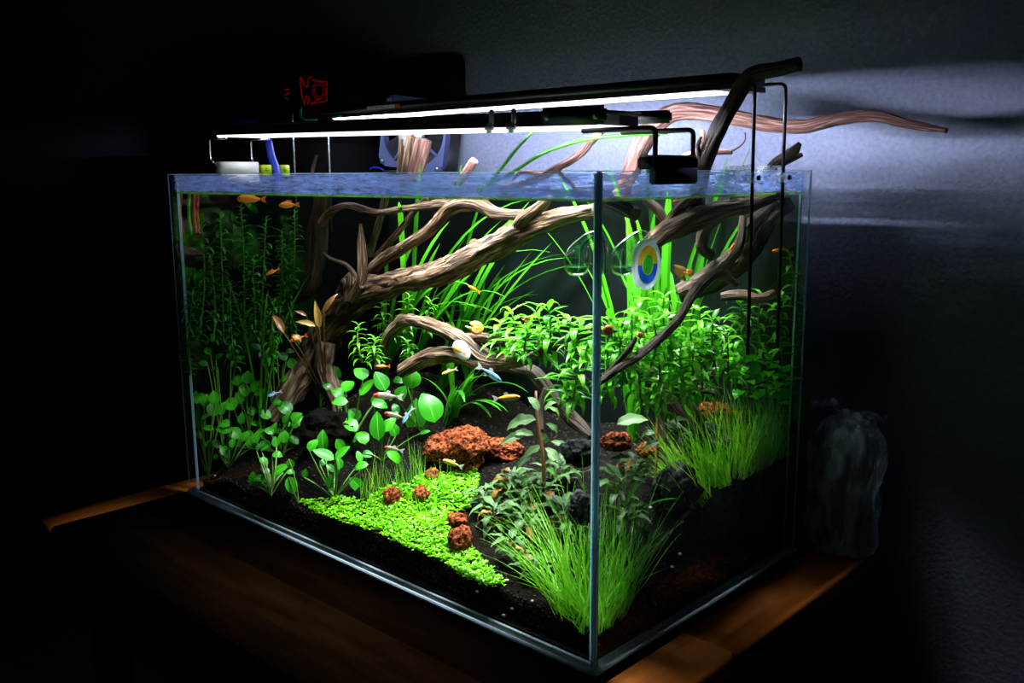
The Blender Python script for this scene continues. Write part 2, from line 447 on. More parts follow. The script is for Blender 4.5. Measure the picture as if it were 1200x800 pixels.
# ------------------------------------------------------------------ aquarium
aq = thing('aquarium', 'large rimless glass aquarium planted with driftwood and green plants', 'aquarium', (-L/2, W/2, 0))
for nm, a, c in (('front_pane', (-L, 0, .006), (0, T, H)), ('back_pane', (-L, W-T, .006), (0, W, H)),
                 ('side_pane', (-T, T, .006), (0, W-T, H)), ('side_pane', (-L, T, .006), (-L+T, W-T, H))):
    b = MB(); b.box(a, c); flat(b, nm, glass, aq)
b = MB(); b.box((-L-.0035, -.0035, 0), (.0035, W+.0035, 0.0055), 0.0015); b.build('base_pane', base_edge_glow, aq)
b = MB(); b.box((-L+T+.001, W-T-.0015, .008), (-T-.001, W-T-.0005, WATER-.003)); flat(b, 'shade_sheet', film, aq)  # dark sheet added on the back pane to shade the wall
e = .0004
zt = H-.002
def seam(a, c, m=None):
    b = MB(); b.box(a, c); flat(b, 'corner_seam', m or glass_edge_glow, aq)
seam((-.0120, .0075, .008), (-.0085, .0083, zt))            # pale strips painting the bright edge lines of the near corner
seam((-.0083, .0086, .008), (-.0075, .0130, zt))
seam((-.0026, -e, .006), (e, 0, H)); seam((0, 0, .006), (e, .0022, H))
seam((-.0058, .0012, .007), (-.0012, .0058, H-.001), glass_core)
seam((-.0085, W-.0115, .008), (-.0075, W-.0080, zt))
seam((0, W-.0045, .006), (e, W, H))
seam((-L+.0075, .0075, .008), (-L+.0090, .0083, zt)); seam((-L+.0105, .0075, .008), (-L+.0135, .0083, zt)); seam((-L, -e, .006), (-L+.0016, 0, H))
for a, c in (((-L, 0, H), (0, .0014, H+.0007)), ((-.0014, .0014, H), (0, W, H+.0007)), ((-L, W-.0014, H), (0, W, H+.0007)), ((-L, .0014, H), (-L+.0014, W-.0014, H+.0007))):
    b = MB(); b.box(a, c); flat(b, 'polished_rim', glass_edge_glow, aq)
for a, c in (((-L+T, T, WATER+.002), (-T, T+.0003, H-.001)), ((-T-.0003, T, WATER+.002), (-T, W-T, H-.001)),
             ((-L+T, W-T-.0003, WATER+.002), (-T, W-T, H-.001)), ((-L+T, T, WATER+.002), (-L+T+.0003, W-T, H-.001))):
    b = MB(); b.box(a, c); flat(b, 'condensation_reflection', mist_reflection, aq)
# water body: open at nothing, top face glossy, flanks just tinted
b = MB()
b.box((-L+T+.0008, T+.0008, .0075), (-T-.0008, W-T-.0020, WATER))
b.m = [0, 1, 0, 0, 0, 0]
wt = flat(b, 'water', [water_side, water_top]); tag(wt, 'clear water filling the glass aquarium', 'water', kind='stuff')
b = MB()
for a, c in (((-L+T+.001, T+.0004, WATER-.0012), (-T-.001, T+.0012, WATER+.0012)), ((-T-.0012, T+.001, WATER-.0012), (-T-.0004, W-T-.003, WATER+.0012))): b.box(a, c)
flat(b, 'waterline', meniscus, wt)

# ------------------------------------------------------------------ soil
INX, INY = 0.014, 0.018                # soil pulled back from the near panes, letting lamplight down to the base edge
sx0, sx1, sy0, sy1 = -L+T+.003, -INX, INY, W-T-.004
nx, ny = 150, 84
v = []; f = []
for j in range(ny+1):
    for i in range(nx+1):
        x = sx0+(sx1-sx0)*i/nx; y = sy0+(sy1-sy0)*j/ny
        v.append((x, y, soil(x, y)+0.0015*noise.noise(Vector((x*140, y*140, 0)))))
for j in range(ny):
    for i in range(nx):
        a = j*(nx+1)+i; f.append((a, a+1, a+nx+2, a+nx+1))
ring = [i for i in range(nx+1)] + [j*(nx+1)+nx for j in range(1, ny+1)] + [ny*(nx+1)+i for i in range(nx-1, -1, -1)] + [j*(nx+1) for j in range(ny-1, 0, -1)]
k0 = len(v)
for q in ring: v.append((v[q][0], v[q][1], 0.0085))
n = len(ring)
for i in range(n): f.append((ring[i], k0+i, k0+(i+1) % n, ring[(i+1) % n]))
f.append(tuple(k0+i for i in range(n-1, -1, -1)))
so = link('aquarium_soil', mesh('aquarium_soil', v, f, soilm)); tag(so, 'black granular soil banked up inside the aquarium', 'soil', kind='stuff')
b = MB(); b.box((-L+T+.001, T+.0038, .0057), (-T-.0036, W-T-.001, .0082)); flat(b, 'floor_layer', soilm, so)  # thin sheet added to cover the bare floor in that gap
ico = bmesh.new(); bmesh.ops.create_icosphere(ico, subdivisions=1, radius=1)
iv = [q.co.copy() for q in ico.verts]; fi = [tuple(q.index for q in t.verts) for t in ico.faces]; ico.free()
g = MB(); rg = random.Random(3)
for _ in range(9000):
    if rg.random() < .45:              # on the faces towards the near panes
        if rg.random() < .6: x = rg.uniform(sx0, sx1); y = INY
        else: x = sx1; y = rg.uniform(sy0, sy1)
        z = rg.uniform(.010, soil(x, y))
    else:
        x = rg.uniform(sx0, sx1); y = rg.uniform(sy0, sy1); z = soil(x, y)
    s = rg.uniform(.0009, .0022)
    M = Matrix.Rotation(rg.uniform(0, 6), 3, Vector((rg.random()-.5, rg.random()-.5, rg.random()-.5)).normalized())
    q = Vector((s*rg.uniform(.8, 1.3), s*rg.uniform(.8, 1.2), s*rg.uniform(.7, 1)))
    g.add([M @ Vector((p.x*q.x, p.y*q.y, p.z*q.z)) + Vector((x, y, z)) for p in iv], fi)
gr = g.build('granules', granm, so); gr['kind'] = 'stuff'

# ------------------------------------------------------------------ lamps
def arc_wire(pts, rad, bend=0.006):
    """polyline with rounded corners"""
    P = [Vector(p) for p in pts]; out = [P[0]]
    for i in range(1, len(P)-1):
        a = (P[i-1]-P[i]); c = (P[i+1]-P[i])
        d = min(bend, a.length/2, c.length/2); a.normalize(); c.normalize()
        for t in (0, .25, .5, .75, 1):
            out.append((P[i]+a*d)*(1-t)**2 + P[i]*2*t*(1-t) + (P[i]+c*d)*t*t)
    out.append(P[-1])
    m = MB(); m.tube(out, rad, 8); return m
def led_panel(parent, x0, x1, yc, wid, z, watts, spread=115, tilt=0):
    ld = bpy.data.lights.new('led_panel', 'AREA')
    ld.shape = 'RECTANGLE'; ld.size = x1-x0; ld.size_y = wid; ld.energy = watts; ld.color = (0.95, 0.97, 1.0); ld.spread = R(spread)
    o = bpy.data.objects.new('led_panel', ld); col.objects.link(o)
    o.parent = parent; o.location = Vector(((x0+x1)/2, yc, z))-parent.location; o.rotation_euler.y = R(tilt)
def screws(parent, spots, axis='z', r=.003):
    for p in spots:
        Rm = {'z': Matrix(), 'x': Matrix.Rotation(R(90), 4, 'Y'), 'y': Matrix.Rotation(R(90), 4, 'X')}[axis]
        m = MB(); m.lathe([(0, .0012), (r*.5, .0012), (r*.55, .0004), (r, .0008), (r, -.001)], Matrix.Translation(p) @ Rm, 10); m.build('screw', screw, parent)

# near bar: it hangs a little lower at its right end
def zA(x): return .5018 + (.5138-.5018)*(-.04-x)/.69
def lean(mb):
    for q in mb.v: q.z += zA(q.x) - .508
    return mb
la = thing('led_light_bar', 'near black LED bar with white clamp and black clamp over the tank', 'lamp', (-0.38, 0.10, 0.508), 'LED light bars over the aquarium')
ya, za = 0.10, 0.508
b = MB(); b.box((-0.725, ya-.036, za), (-0.055, ya+.036, za+.0036), .0012); lean(b).build('housing', blackm, la)
b = MB(); b.box((-0.725, ya-.036, za-.0105), (-0.055, ya-.0335, za+.001)); lean(b).build('skirt', blackm, la, False)
b = MB(); b.box((-0.720, ya-.0325, za-.0125), (-0.060, ya+.0350, za-.0098)); lean(b).build('diffuser', led_soft, la, False)   # lower plate, open gap towards the wall
b = MB(); b.box((-0.420, ya+.0110, za-.0095), (-0.120, ya+.0145, za-.0003)); lean(b).build('wall_glow_strip', wall_glow, la, False)  # added strip hidden in the gap, there to light the wall
b = MB(); b.box((-0.725, ya+.0362, za-.0002), (-0.055, ya+.0600, za+.0016)); b.box((-0.0655, ya+.0108, za-.0097), (-0.060, ya+.0360, za-.0003)); lean(b).build('light_baffle', blackm, la, False)  # added baffles trimming the hidden strip's light on the wall
b = MB(); b.box((-0.720, ya+.0060, za-.0097), (-0.060, ya+.0108, za-.0002)); lean(b).build('spine', blackm, la, False)
led_panel(la, -0.46, -0.07, ya, .055, zA(-.265)-.0150, LED_W_FRONT, 100, 1.04)
b = MB(); b.box((-0.118, ya-.043, za-.0100), (-0.040, ya-.0365, za+.0065), .003); lean(b).build('end_plate', black, la)
b = MB(); b.box((-0.118, ya+.0602, za-.0060), (-0.040, ya+.0660, za+.0065), .0025); lean(b).build('end_plate', black, la)
screws(la, [(-0.108, ya-.0435, zA(-.108)-.002), (-0.050, ya-.0435, zA(-.05)-.002)], 'y', .004)
b = MB()
for i, x in enumerate((-0.185, -0.155)):
    c = MB(); c.box((x-.005, ya-.046, za-.016), (x+.005, ya-.0365, za-.006), .003); c.box((x-.003, ya-.039, za-.0075), (x+.003, ya-.0362, za+.007), .001); lean(c).build('cable_clip', white, la)
for y in (ya-.030, ya+.030):
    arc_wire([(-0.075, y, zA(-.05)-.0150), (0.006, y, zA(-.05)-.0150), (0.006, y, 0.455)], .0024).build('support_wire', blackm, la)
b = MB(); b.box((.0008, .068, .4385), (.0125, .130, .462), .0015); b.box((-.012, .068, .4515), (.0125, .130, .4625), .0015); cl_ = b.build('clamp', black, la)
b = MB(); b.box((-.010, .0685, .4626), (.010, .1295, .4640), .0004); b.build('lit_clamp_top', white, cl_)  # white slab paints lamplight on top of the black clamp
for y in (ya-.030, ya+.036):
    arc_wire([(-0.70, y, zA(-.7)-.0145), (-L-.010, y, zA(-.7)-.0145), (-L-.010, y, 0.47), (-L-.002, y, 0.466)], .0016).build('support_wire', pale_wire, la)
b = MB(); b.box((-L-.006, .074, .4512), (-L+.012, .134, .4675), .001); cl_ = b.build('clamp', grey_plate, la)
b = MB(); b.box((-L+T+.0005, .074, .437), (-L+T+.006, .134, .4505), .001); b.build('clamp_jaw', grey_plate, cl_)

# far bar
yb, zb = 0.27, 0.535
lb = thing('led_light_bar', 'far black LED bar on tall wire legs in clear clips', 'lamp', (-0.38, yb, zb), 'LED light bars over the aquarium')
b = MB(); b.box((-0.770, yb-.034, zb), (-0.018, yb+.034, zb+.012), .002); hb_ = b.build('housing', blackm, lb)
b = MB(); b.box((-0.5495, yb-.031, zb-.004), (-0.040, yb+.031, zb-.0002)); b.build('diffuser', led_soft, lb, False)
b = MB(); b.box((-0.755, yb-.031, zb-.004), (-0.55, yb+.031, zb-.0002)); b.build('diffuser', led_fill, lb, False)  # left stretch made brighter to light the fan and sticks
b = MB(); b.box((-0.770, yb-.034, zb-.0042), (-0.018, yb-.0315, zb+.001)); b.box((-0.770, yb+.0315, zb-.0042), (-0.018, yb+.034, zb+.001)); b.box((-0.770, yb-.0315, zb-.0042), (-0.7555, yb+.0315, zb+.001)); b.box((-0.0395, yb-.0315, zb-.0042), (-0.018, yb+.0315, zb+.001)); flat(b, 'skirt', blackm, lb)
led_panel(lb, -0.48, -0.06, yb, .052, zb-.0046, LED_W_REAR, 74)
for y, zl in ((0.240, .262), (0.304, .262)):
    arc_wire([(-0.05, y, zb+.004), (0.005, y, zb+.004), (0.005, y+.006, zl)], .0019, .008).build('support_wire', blackm, lb)
    c = MB(); c.box((-.014, y-.020, .4375), (.0016, y+.014, .4555), .002); cl_ = c.build('clear_clip', acrylic, lb)
    c = MB(); c.lathe([(0, .016), (.004, .016), (.0055, .012), (.0055, .004), (.003, .003), (.003, 0)], Matrix.Translation((.002, y-.012, .443)) @ Matrix.Rotation(R(90), 4, 'Y'), 14); c.build('clip_knob', acrylic, cl_)
    c = MB(); c.lathe([(0, .0005), (.0024, .0005), (.0024, -.002)], Matrix.Translation((.0205, y-.012, .443)) @ Matrix.Rotation(R(90), 4, 'Y'), 10); c.build('clip_screw', black, cl_)
for y in (0.206, 0.270):
    arc_wire([(-0.745, y, zb+.004), (-L-.006, y, zb+.004), (-L-.006, y, 0.36)], .0016, .001).build('support_wire', pale_wire, lb)
b = MB(); b.tube([tuple(q) for q in spline([(-.76, .236, .55), (-.758, .232, .538), (-.74, .230, .531), (-.70, .232, .5305), (-.66, .235, .533)], 5)], .0018, 6); b.build('cable', green_cable, lb)
# printed strip on the side of the far housing
b = MB()
rt = random.Random(5); x = -0.600
for i in range(13):
    wd = rt.uniform(.0024, .0042); b.box((x, yb-.0345, zb+.0035), (x+wd, yb-.0338, zb+.0085)); x += wd+.0011
flat(b, 'print', white, hb_)
b = MB(); b.box((x+.002, yb-.0345, zb+.003), (x+.010, yb-.0338, zb+.009)); flat(b, 'print_mark', red, hb_)
b = MB(); b.box((-0.525, ya-.005, zA(-.51)+.0038), (-0.498, ya+.004, zA(-.51)+.0088), .002); b.build('switch', black, la)

# ------------------------------------------------------------------ wood
def wood(name, label, branches, mat, group=None, free=False, gn=0.30):
    first = branches[0][0]
    pts0 = at(first[0], first[1], 1, first[2]) if free else PY(*first[:3])
    t = thing(name, label, 'driftwood', pts0, group)
    for bi, br in enumerate(branches):
        P = []
        for (x, y, Y, r) in br:
            p = at(x, y, 1, Y) if free else PY(x, y, Y)
            P.append((*p, r*cdepth(p)/FPX))
        S = spline(P, 9)
        m = MB(); m.tube([q[:3] for q in S], [max(q[3], .0006) for q in S], 20, 0, gn, seed=hash(label) % 50*1.7+bi*3.3 if False else (len(label)*1.7+bi*3.3))
        m.build('branch', mat, t)
    return t
WG = 'driftwood in the aquarium'
wood('driftwood', 'thick main driftwood trunk sweeping from dark roots up towards the near corner', [
    [(318,492,.16,9),(334,470,.18,14),(352,440,.19,16),(372,410,.20,18),(395,372,.20,18),(425,347,.19,16),(465,333,.18,13),(515,320,.16,14),(565,297,.15,15),(610,273,.14,14),(655,256,.14,11),(697,246,.14,8)],
    [(384,400,.19,12),(380,430,.185,12),(392,465,.18,9),(400,490,.17,6)],
    [(425,335,.19,11),(470,325,.175,9),(515,314,.16,10),(560,290,.15,10)],
    [(400,350,.20,10),(415,332,.19,13),(412,350,.18,10),(405,357,.18,6)],
    [(598,276,.14,6),(615,256,.13,8),(632,243,.13,7),(645,231,.13,4)],
    [(412,352,.17,5),(424,326,.17,6),(424,290,.17,5),(422,262,.17,2)],
    [(425,338,.17,3),(408,312,.16,2.5),(388,303,.16,2),(379,296,.16,1)]], wood_lit, WG)
wood('driftwood', 'branching driftwood arm rising from trunk to the arch under the waterline', [
    [(418,345,.19,7),(440,312,.19,7),(475,288,.18,7),(505,268,.17,7),(530,243,.16,8),(556,238,.16,9),(582,250,.15,7),(616,252,.15,6.5)],
    [(378,262,.17,6),(386,249,.17,5),(410,242,.17,4.5),(442,249,.17,4),(475,244,.17,4),(505,240,.17,5),(545,236,.16,5)],
    [(432,300,.21,4),(446,255,.21,4),(452,228,.21,4)],
    [(440,302,.20,3.5),(470,268,.20,4),(486,247,.20,4),(500,232,.20,3)]], wood_lit, WG)
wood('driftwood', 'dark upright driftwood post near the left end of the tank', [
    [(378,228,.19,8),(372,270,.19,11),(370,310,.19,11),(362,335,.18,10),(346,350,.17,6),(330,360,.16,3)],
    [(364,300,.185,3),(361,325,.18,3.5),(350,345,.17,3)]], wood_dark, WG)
wood('driftwood', 'low arching driftwood bridge below the main trunk', [
    [(442,432,.17,4),(452,400,.17,6),(470,378,.16,7),(492,377,.15,7),(522,388,.14,8),(548,402,.13,9),(572,420,.13,9),(605,424,.12,6),(645,408,.11,5.5),(675,394,.11,5),(694,388,.11,4)],
    [(470,436,.15,7),(498,420,.15,9),(530,415,.14,9),(560,424,.13,9),(590,428,.125,7)],
    [(535,396,.14,5),(565,395,.13,5),(590,400,.125,4)]], wood_lit, WG)
wood('driftwood', 'sunken dark driftwood root below the bridge beside the tall red stem', [
    [(590,428,.16,6),(625,438,.17,8),(650,470,.18,9),(672,492,.19,8),(694,512,.19,6)],
    [(640,455,.17,4),(633,480,.16,4),(634,505,.15,3)]], wood_dark, WG)
wood('driftwood', 'driftwood log end with a round cut face just right of corner seam', [
    [(708,236,.06,5),(722,240,.06,8),(738,248,.07,8.5),(746,252,.07,8)]], wood_lit, WG)
wood('driftwood', 'ridged driftwood limb behind the round badge in the side pane', [
    [(752,296,.16,8),(775,276,.18,12),(805,260,.20,14),(832,250,.22,13),(858,244,.24,10),(885,238,.26,8),(912,228,.29,6)],
    [(800,256,.20,6),(783,262,.2,5),(770,245,.2,6),(756,234,.2,5)],
    [(776,270,.18,5),(795,245,.2,6),(812,232,.21,5)]], wood_lit, WG)
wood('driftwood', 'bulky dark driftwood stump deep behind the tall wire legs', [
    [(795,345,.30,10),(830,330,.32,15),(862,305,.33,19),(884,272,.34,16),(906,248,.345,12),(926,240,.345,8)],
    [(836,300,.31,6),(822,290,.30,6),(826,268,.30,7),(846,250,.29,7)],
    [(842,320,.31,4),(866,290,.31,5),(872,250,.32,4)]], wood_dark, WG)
wood('driftwood', 'pale brown cut driftwood stub pointing right in the side pane', [
    [(845,348,.28,5),(868,346,.29,6),(888,350,.30,6),(905,344,.31,5)]], wood_lit, WG)
wood('driftwood', 'slim bent driftwood twig climbing over the fern leaves in the side pane', [
    [(703,448,.05,4),(728,430,.07,4.5),(752,414,.10,5),(778,392,.13,5),(796,372,.15,5),(812,345,.17,6),(832,324,.19,6),(848,322,.20,5.5),(861,333,.21,4)],
    [(708,440,.06,2.5),(735,412,.08,3),(745,395,.09,2)]], wood_dark, WG)
wood('driftwood', 'short curled driftwood twig low down in the side pane', [
    [(812,448,.26,3.5),(832,440,.27,4),(845,430,.27,4),(852,432,.27,3)],
    [(800,462,.25,4),(822,456,.26,5),(842,462,.27,3)]], wood_dark, WG)
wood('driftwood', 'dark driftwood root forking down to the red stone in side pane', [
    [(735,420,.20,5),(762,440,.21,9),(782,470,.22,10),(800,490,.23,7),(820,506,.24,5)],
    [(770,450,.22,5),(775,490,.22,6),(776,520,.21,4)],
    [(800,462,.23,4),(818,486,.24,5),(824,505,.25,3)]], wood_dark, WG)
# above the water
wood('driftwood', 'long reddish driftwood branch arching over the far rim towards the right', [
    [(722,236,.345,9),(740,200,.345,10),(752,170,.345,11),(768,145,.345,12),(795,131,.345,11),(830,132,.345,9.5),(868,139,.345,9),(905,146,.345,8.5),(945,148,.345,8),(985,139,.345,7.5),(1025,136,.345,7),(1065,145,.345,5.5),(1110,153,.345,3)],
    [(752,172,.345,3),(764,165,.345,3),(772,158,.345,1.5)]], wood_red, 'driftwood above the water', True, 0.16)
wood('driftwood', 'dark diagonal driftwood branch with a kinked top above the lamps', [
    [(812,262,.22,10),(818,225,.22,10),(824,195,.22,10),(838,160,.22,10),(856,125,.22,9.5),(872,98,.22,10),(886,86,.22,9),(910,81,.22,8),(937,74,.22,8)],
    [(822,190,.215,3),(818,172,.21,2.5),(822,160,.21,1.5)]], wood_dark, 'driftwood above the water', True, 0.14)
wood('driftwood', 'small forked reddish driftwood twig behind the dark diagonal branch', [
    [(786,206,.26,6),(803,186,.26,6),(820,178,.26,5),(824,164,.26,4),(824,152,.26,2)],
    [(812,180,.26,4),(838,178,.265,4),(858,178,.27,3)],
    [(852,179,.27,1.5),(866,172,.27,1),(873,164,.27,.8),(873,155,.27,.6)]], wood_red, 'driftwood above the water', True, 0.2)
wood('driftwood', 'splintered driftwood stub sticking up beside the wire legs at the right rim', [
    [(890,212,.33,6),(912,190,.33,7),(928,178,.33,7),(937,168,.33,3)],
    [(905,198,.33,4),(925,186,.33,4),(940,181,.33,2)]], wood_dark, 'driftwood above the water', True, 0.3)
wood('driftwood', 'thin knobbly driftwood twig slanting up under the near lamp bar', [
    [(590,222,.22,4),(625,211,.22,4),(655,196,.22,5),(680,180,.22,4.5),(696,162,.22,4.5),(708,148,.22,4)],
    [(640,206,.22,3),(612,202,.22,2.5),(600,212,.22,1)],
    [(700,158,.22,3),(697,150,.22,2)],
    [(652,200,.22,2.5),(668,214,.21,2),(680,226,.21,1)]], wood_red, 'driftwood above the water', True, 0.3)
for lab, p, rr in (('thin pale driftwood stick at the left of the stick bundle', [(467,212,.30,3),(469,185,.30,3),(470,163,.30,2.5)], wood_lit),
                   ('pale driftwood stick, widest of the bundle under white fan hub', [(473,222,.295,5),(478,190,.295,7),(482,160,.295,6)], wood_lit),
                   ('brown driftwood stick in the middle of the stick bundle', [(480,214,.29,4),(486,186,.29,5),(491,162,.29,4)], wood_red),
                   ('reddish cut driftwood stick at the right of the stick bundle', [(488,212,.285,5),(495,186,.285,6),(500,164,.285,6)], wood_red),
                   ('short pale driftwood stub right of the fan on the rim', [(536,216,.27,5),(546,204,.27,5.5),(556,188,.27,5)], wood_red),
                   ('tiny pale driftwood tip near the wire legs at left rim', [(366,206,.17,2),(367,196,.17,2),(371,182,.17,1.5)], wood_lit)):
    wood('driftwood_stick', lab, [p], rr, 'driftwood sticks at the rim', True, 0.22)

# ------------------------------------------------------------------ rocks
def rock(name, label, x, y, rw, rh, mat, group, seed, ang=0, sink=0.25, Y=None, depth_s=0.8):
    p = ground(x, y+rh*0.9) if Y is None else PY(x, y, Y)
    s = cdepth(p)/FPX
    bm = bmesh.new(); bmesh.ops.create_icosphere(bm, subdivisions=5 if rw > 14 else 4, radius=1)
    cen = p + Vector((0, 0, rh*s*(1-sink))) if Y is None else p
    a = R(ang)
    ax = RT*math.cos(a)+Vector((0, 0, 1))*math.sin(a); up = -RT*math.sin(a)+Vector((0, 0, 1))*math.cos(a); dp = ax.cross(up)
    sv = Vector((seed*3.7, seed*1.9, seed*5.1))
    for q in bm.verts:
        c = q.co.copy()
        k = 1 + .30*noise.noise(c*1.3+sv) + .16*noise.noise(c*3.1+sv) + .09*noise.noise(c*7+sv) - .16*max(0, noise.noise(c*9+sv)) - .10*max(0, noise.noise(c*19+sv)) + .05*noise.noise(c*30+sv)
        c = c*k
        q.co = ax*(c.x*rw*s) + up*(c.z*rh*s) + dp*(c.y*rw*s*depth_s)
    me = bpy.data.meshes.new(name); bm.to_mesh(me); bm.free()
    me.materials.append(mat); me.polygons.foreach_set('use_smooth', [True]*len(me.polygons))
    o = link(name, me, None, Matrix.Translation(cen))
    return tag(o, label, 'rock', group)
RG = 'red lava rocks'
rock('lava_rock', 'largest rust red lava rock at the back edge of the green carpet', 540, 522, 36, 26, lava, RG, 1, 6)
rock('lava_rock', 'pitted brown lava rock leaning on right side of the largest one', 592, 525, 22, 14, lava, RG, 2, -12)
rock('lava_rock', 'red lava lump just below the largest red rock', 507, 556, 9, 9, lava, RG, 3)
rock('lava_rock', 'dark red lava lump half buried at left of the carpet', 460, 580, 11, 12, lava, RG, 4)
rock('lava_rock', 'round red lava lump in the middle of the carpet', 494, 578, 10, 11, lava, RG, 5)
rock('lava_rock', 'bright red pitted lava rock at the front edge of the carpet', 539, 630, 15, 17, lava, RG, 6)
rock('lava_rock', 'brown lava cap stacked above the bright red front rock', 536, 607, 12, 8, lava, RG, 7)
rock('lava_rock', 'red lava rock behind the hairgrass in the side pane', 840, 485, 25, 12, lava, RG, 8, -4, Y=.325)
rock('lava_rock', 'red lava rock just right of the corner seam', 722, 518, 18, 11, lava, RG, 9, Y=.14)
rock('lava_rock', 'small red lava rock beside the pale leaf in the side pane', 760, 527, 14, 9, lava, RG, 10, Y=.19)
rock('lava_rock', 'reddish lava lump among the hairgrass near right edge', 922, 500, 12, 14, lava, RG, 11, Y=.372)
DG = 'dark rocks'
rock('dark_rock', 'grey black rock left of the corner seam behind the crypt leaves', 680, 530, 22, 16, darkrock, DG, 12, Y=.13)
rock('dark_rock', 'grey black rock low beside the corner grass, left of seam', 682, 596, 18, 20, darkrock, DG, 13, Y=.06)
rock('dark_rock', 'large grey black rock on the slope right of the corner seam', 790, 575, 28, 30, darkrock, DG, 14, Y=.18)
rock('dark_rock', 'long black rock above the arching hairgrass in side pane', 815, 510, 36, 18, darkrock, DG, 15, -8, Y=.26)
rock('dark_rock', 'black lump below the anubias on left bank', 385, 500, 30, 26, soilm, DG, 16)
rg = random.Random(9)
for i, (x, y, s) in enumerate([(572,680,2.2),(594,681,2.5),(559,694,2),(600,714,2),(590,722,2.5),(624,705,2.2),(762,596,3),(752,592,2.4),(797,650,2.2),(788,665,2.3),(258,444,1.8),(252,558,1.6)]):
    p = ground(x, y); k = cdepth(p)/FPX*s
    M = Matrix.Translation(p+Vector((0, 0, k*.5)))
    mb = MB(); mb.add([Vector((q.x*k*1.2, q.y*k, q.z*k*.8)) for q in iv], fi)
    o = link('pebble', mesh('pebble', mb.v, mb.f, pebble), None, M)
    where = ['beside the carpet tip', 'right of the carpet tip', 'at the carpet tip', 'low on the front bank', 'low on the front bank near the pane', 'beside the corner grass', 'on the dark slope rock', 'at the crest of the dark slope rock', 'on the side slope below the hairgrass', 'lower on the side slope', 'among the left leaves', 'low on the left bank'][i]
    tag(o, 'tiny white pebble ' + where, 'pebble', 'white pebbles on the soil')

# ------------------------------------------------------------------ leaves and plants
def leaf_mesh(name, mat, prof, bend=0.3, fold=0.15, wave=0.0, seg=8, twist=0.0, asp=0.5):
    """unit leaf along +Y, unit full width along X, bending towards -Z"""
    v = []; f = []; uv = []
    a = 0.0; y = 0.0; z = 0.0
    for i in range(seg+1):
        t = i/seg
        if i:
            a -= bend*2/seg*(0.4+1.2*t)
            y += math.cos(a)/seg; z += math.sin(a)/seg
        h = prof(t)*0.5
        wv = wave*math.sin(t*17)
        for u, s in ((0, -1), (.25, -.5), (.5, 0), (.75, .5), (1, 1)):
            tw = twist*t*asp*2
            xx = s*h; zz = (fold*abs(s)*h + (wv*h if abs(s) == 1 else 0))*asp
            v.append((xx*math.cos(tw)-zz*math.sin(tw), y, z + zz*math.cos(tw)+xx*math.sin(tw)))
            uv.append((u, t))
    for i in range(seg):
        for j in range(4):
            k = i*5+j; f.append((k, k+1, k+6, k+5))
    return mesh(name, v, f, mat, True, uv)
oval = lambda t: math.sin(math.pi*min(1, t**0.8*1.0))**0.75 if 0 < t < 1 else 0.02
lance = lambda t: (math.sin(math.pi*t**0.7)**1.0) if 0 < t < 1 else 0.02
strap = lambda t: 1.0 if t < .8 else max(.03, 1-((t-.8)/.2)**2)
def lv(mat, prof, specs, seg=8, asp=0.5): return [leaf_mesh('leaf', mat, prof, *s, seg=seg, asp=asp) for s in specs]
LV = {
 'anub': lv(G_anub, oval, [(.2,.2,.0),(.45,.25,.05),(.1,.3,.0),(.7,.15,.05)]),
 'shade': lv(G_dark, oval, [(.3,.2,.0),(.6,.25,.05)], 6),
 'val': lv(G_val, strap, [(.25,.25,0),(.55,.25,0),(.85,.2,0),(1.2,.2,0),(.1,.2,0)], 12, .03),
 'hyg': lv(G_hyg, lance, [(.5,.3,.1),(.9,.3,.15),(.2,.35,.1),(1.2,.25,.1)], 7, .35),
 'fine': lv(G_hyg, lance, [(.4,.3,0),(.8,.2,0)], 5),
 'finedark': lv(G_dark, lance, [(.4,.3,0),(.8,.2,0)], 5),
 'crypt': lv(G_crypt, lance, [(.5,.3,.25),(.9,.3,.3),(.3,.3,.2),(1.2,.2,.3)], 9, .35),
 'brown': lv(G_brown, lance, [(.9,.3,.35),(1.3,.3,.35)], 8),
 'pale': lv(G_pale, oval, [(.35,.3,.12),(.6,.3,.2)], 10),
 'bright': lv(G_bright, oval, [(.3,.25,.1),(.7,.25,.1)], 6),
 'spot': lv(G_spot, lance, [(.2,.3,.1),(.5,.3,.1)], 8)}
rl = random.Random(21)
def img_leaf(parent, kind, x, y, lpx, wpx, ang, depth, face=0.6, base=None, stem=None):
    """a leaf whose centre is seen at (x, y); ang is the direction of its tip, 90 = up"""
    p = CAM + ray(x, y)*depth
    s = depth/FPX
    a = R(ang)
    d = RT*math.cos(a) + UPV*math.sin(a) - FWD*rl.uniform(-.1, .35)
    d.normalize()
    nrm = -FWD*face + Vector((0, 0, 1))*(1-face*.5) + RT*rl.uniform(-.3, .3)
    M3 = frame(d, nrm)
    root = p - d*(lpx*s*0.5)
    link('leaf', rl.choice(LV[kind]), parent, place(M3, root, wpx*s, lpx*s, lpx*s))
    if base is not None:
        mid = (base*0.5+root*0.5) + Vector((0, 0, .006)) + RT*rl.uniform(-.006, .006)
        q = [base*(1-t)**2 + mid*2*t*(1-t) + root*t*t for t in (0, .2, .4, .6, .8, 1)]
        m = MB(); m.tube(q, .0009, 5, caps=False); m.build('petiole', stem or G_stem, parent)
def inside(x, y, d, pad=.014):
    """clamp a camera depth so the point stays between the panes"""
    r = ray(x, y)
    for _ in range(200):
        p = CAM + r*d
        if p.y < T+pad or p.x > -T-pad: d += .004
        elif p.y > W-T-pad or p.x < -L+T+pad: d -= .004
        else: break
    return d

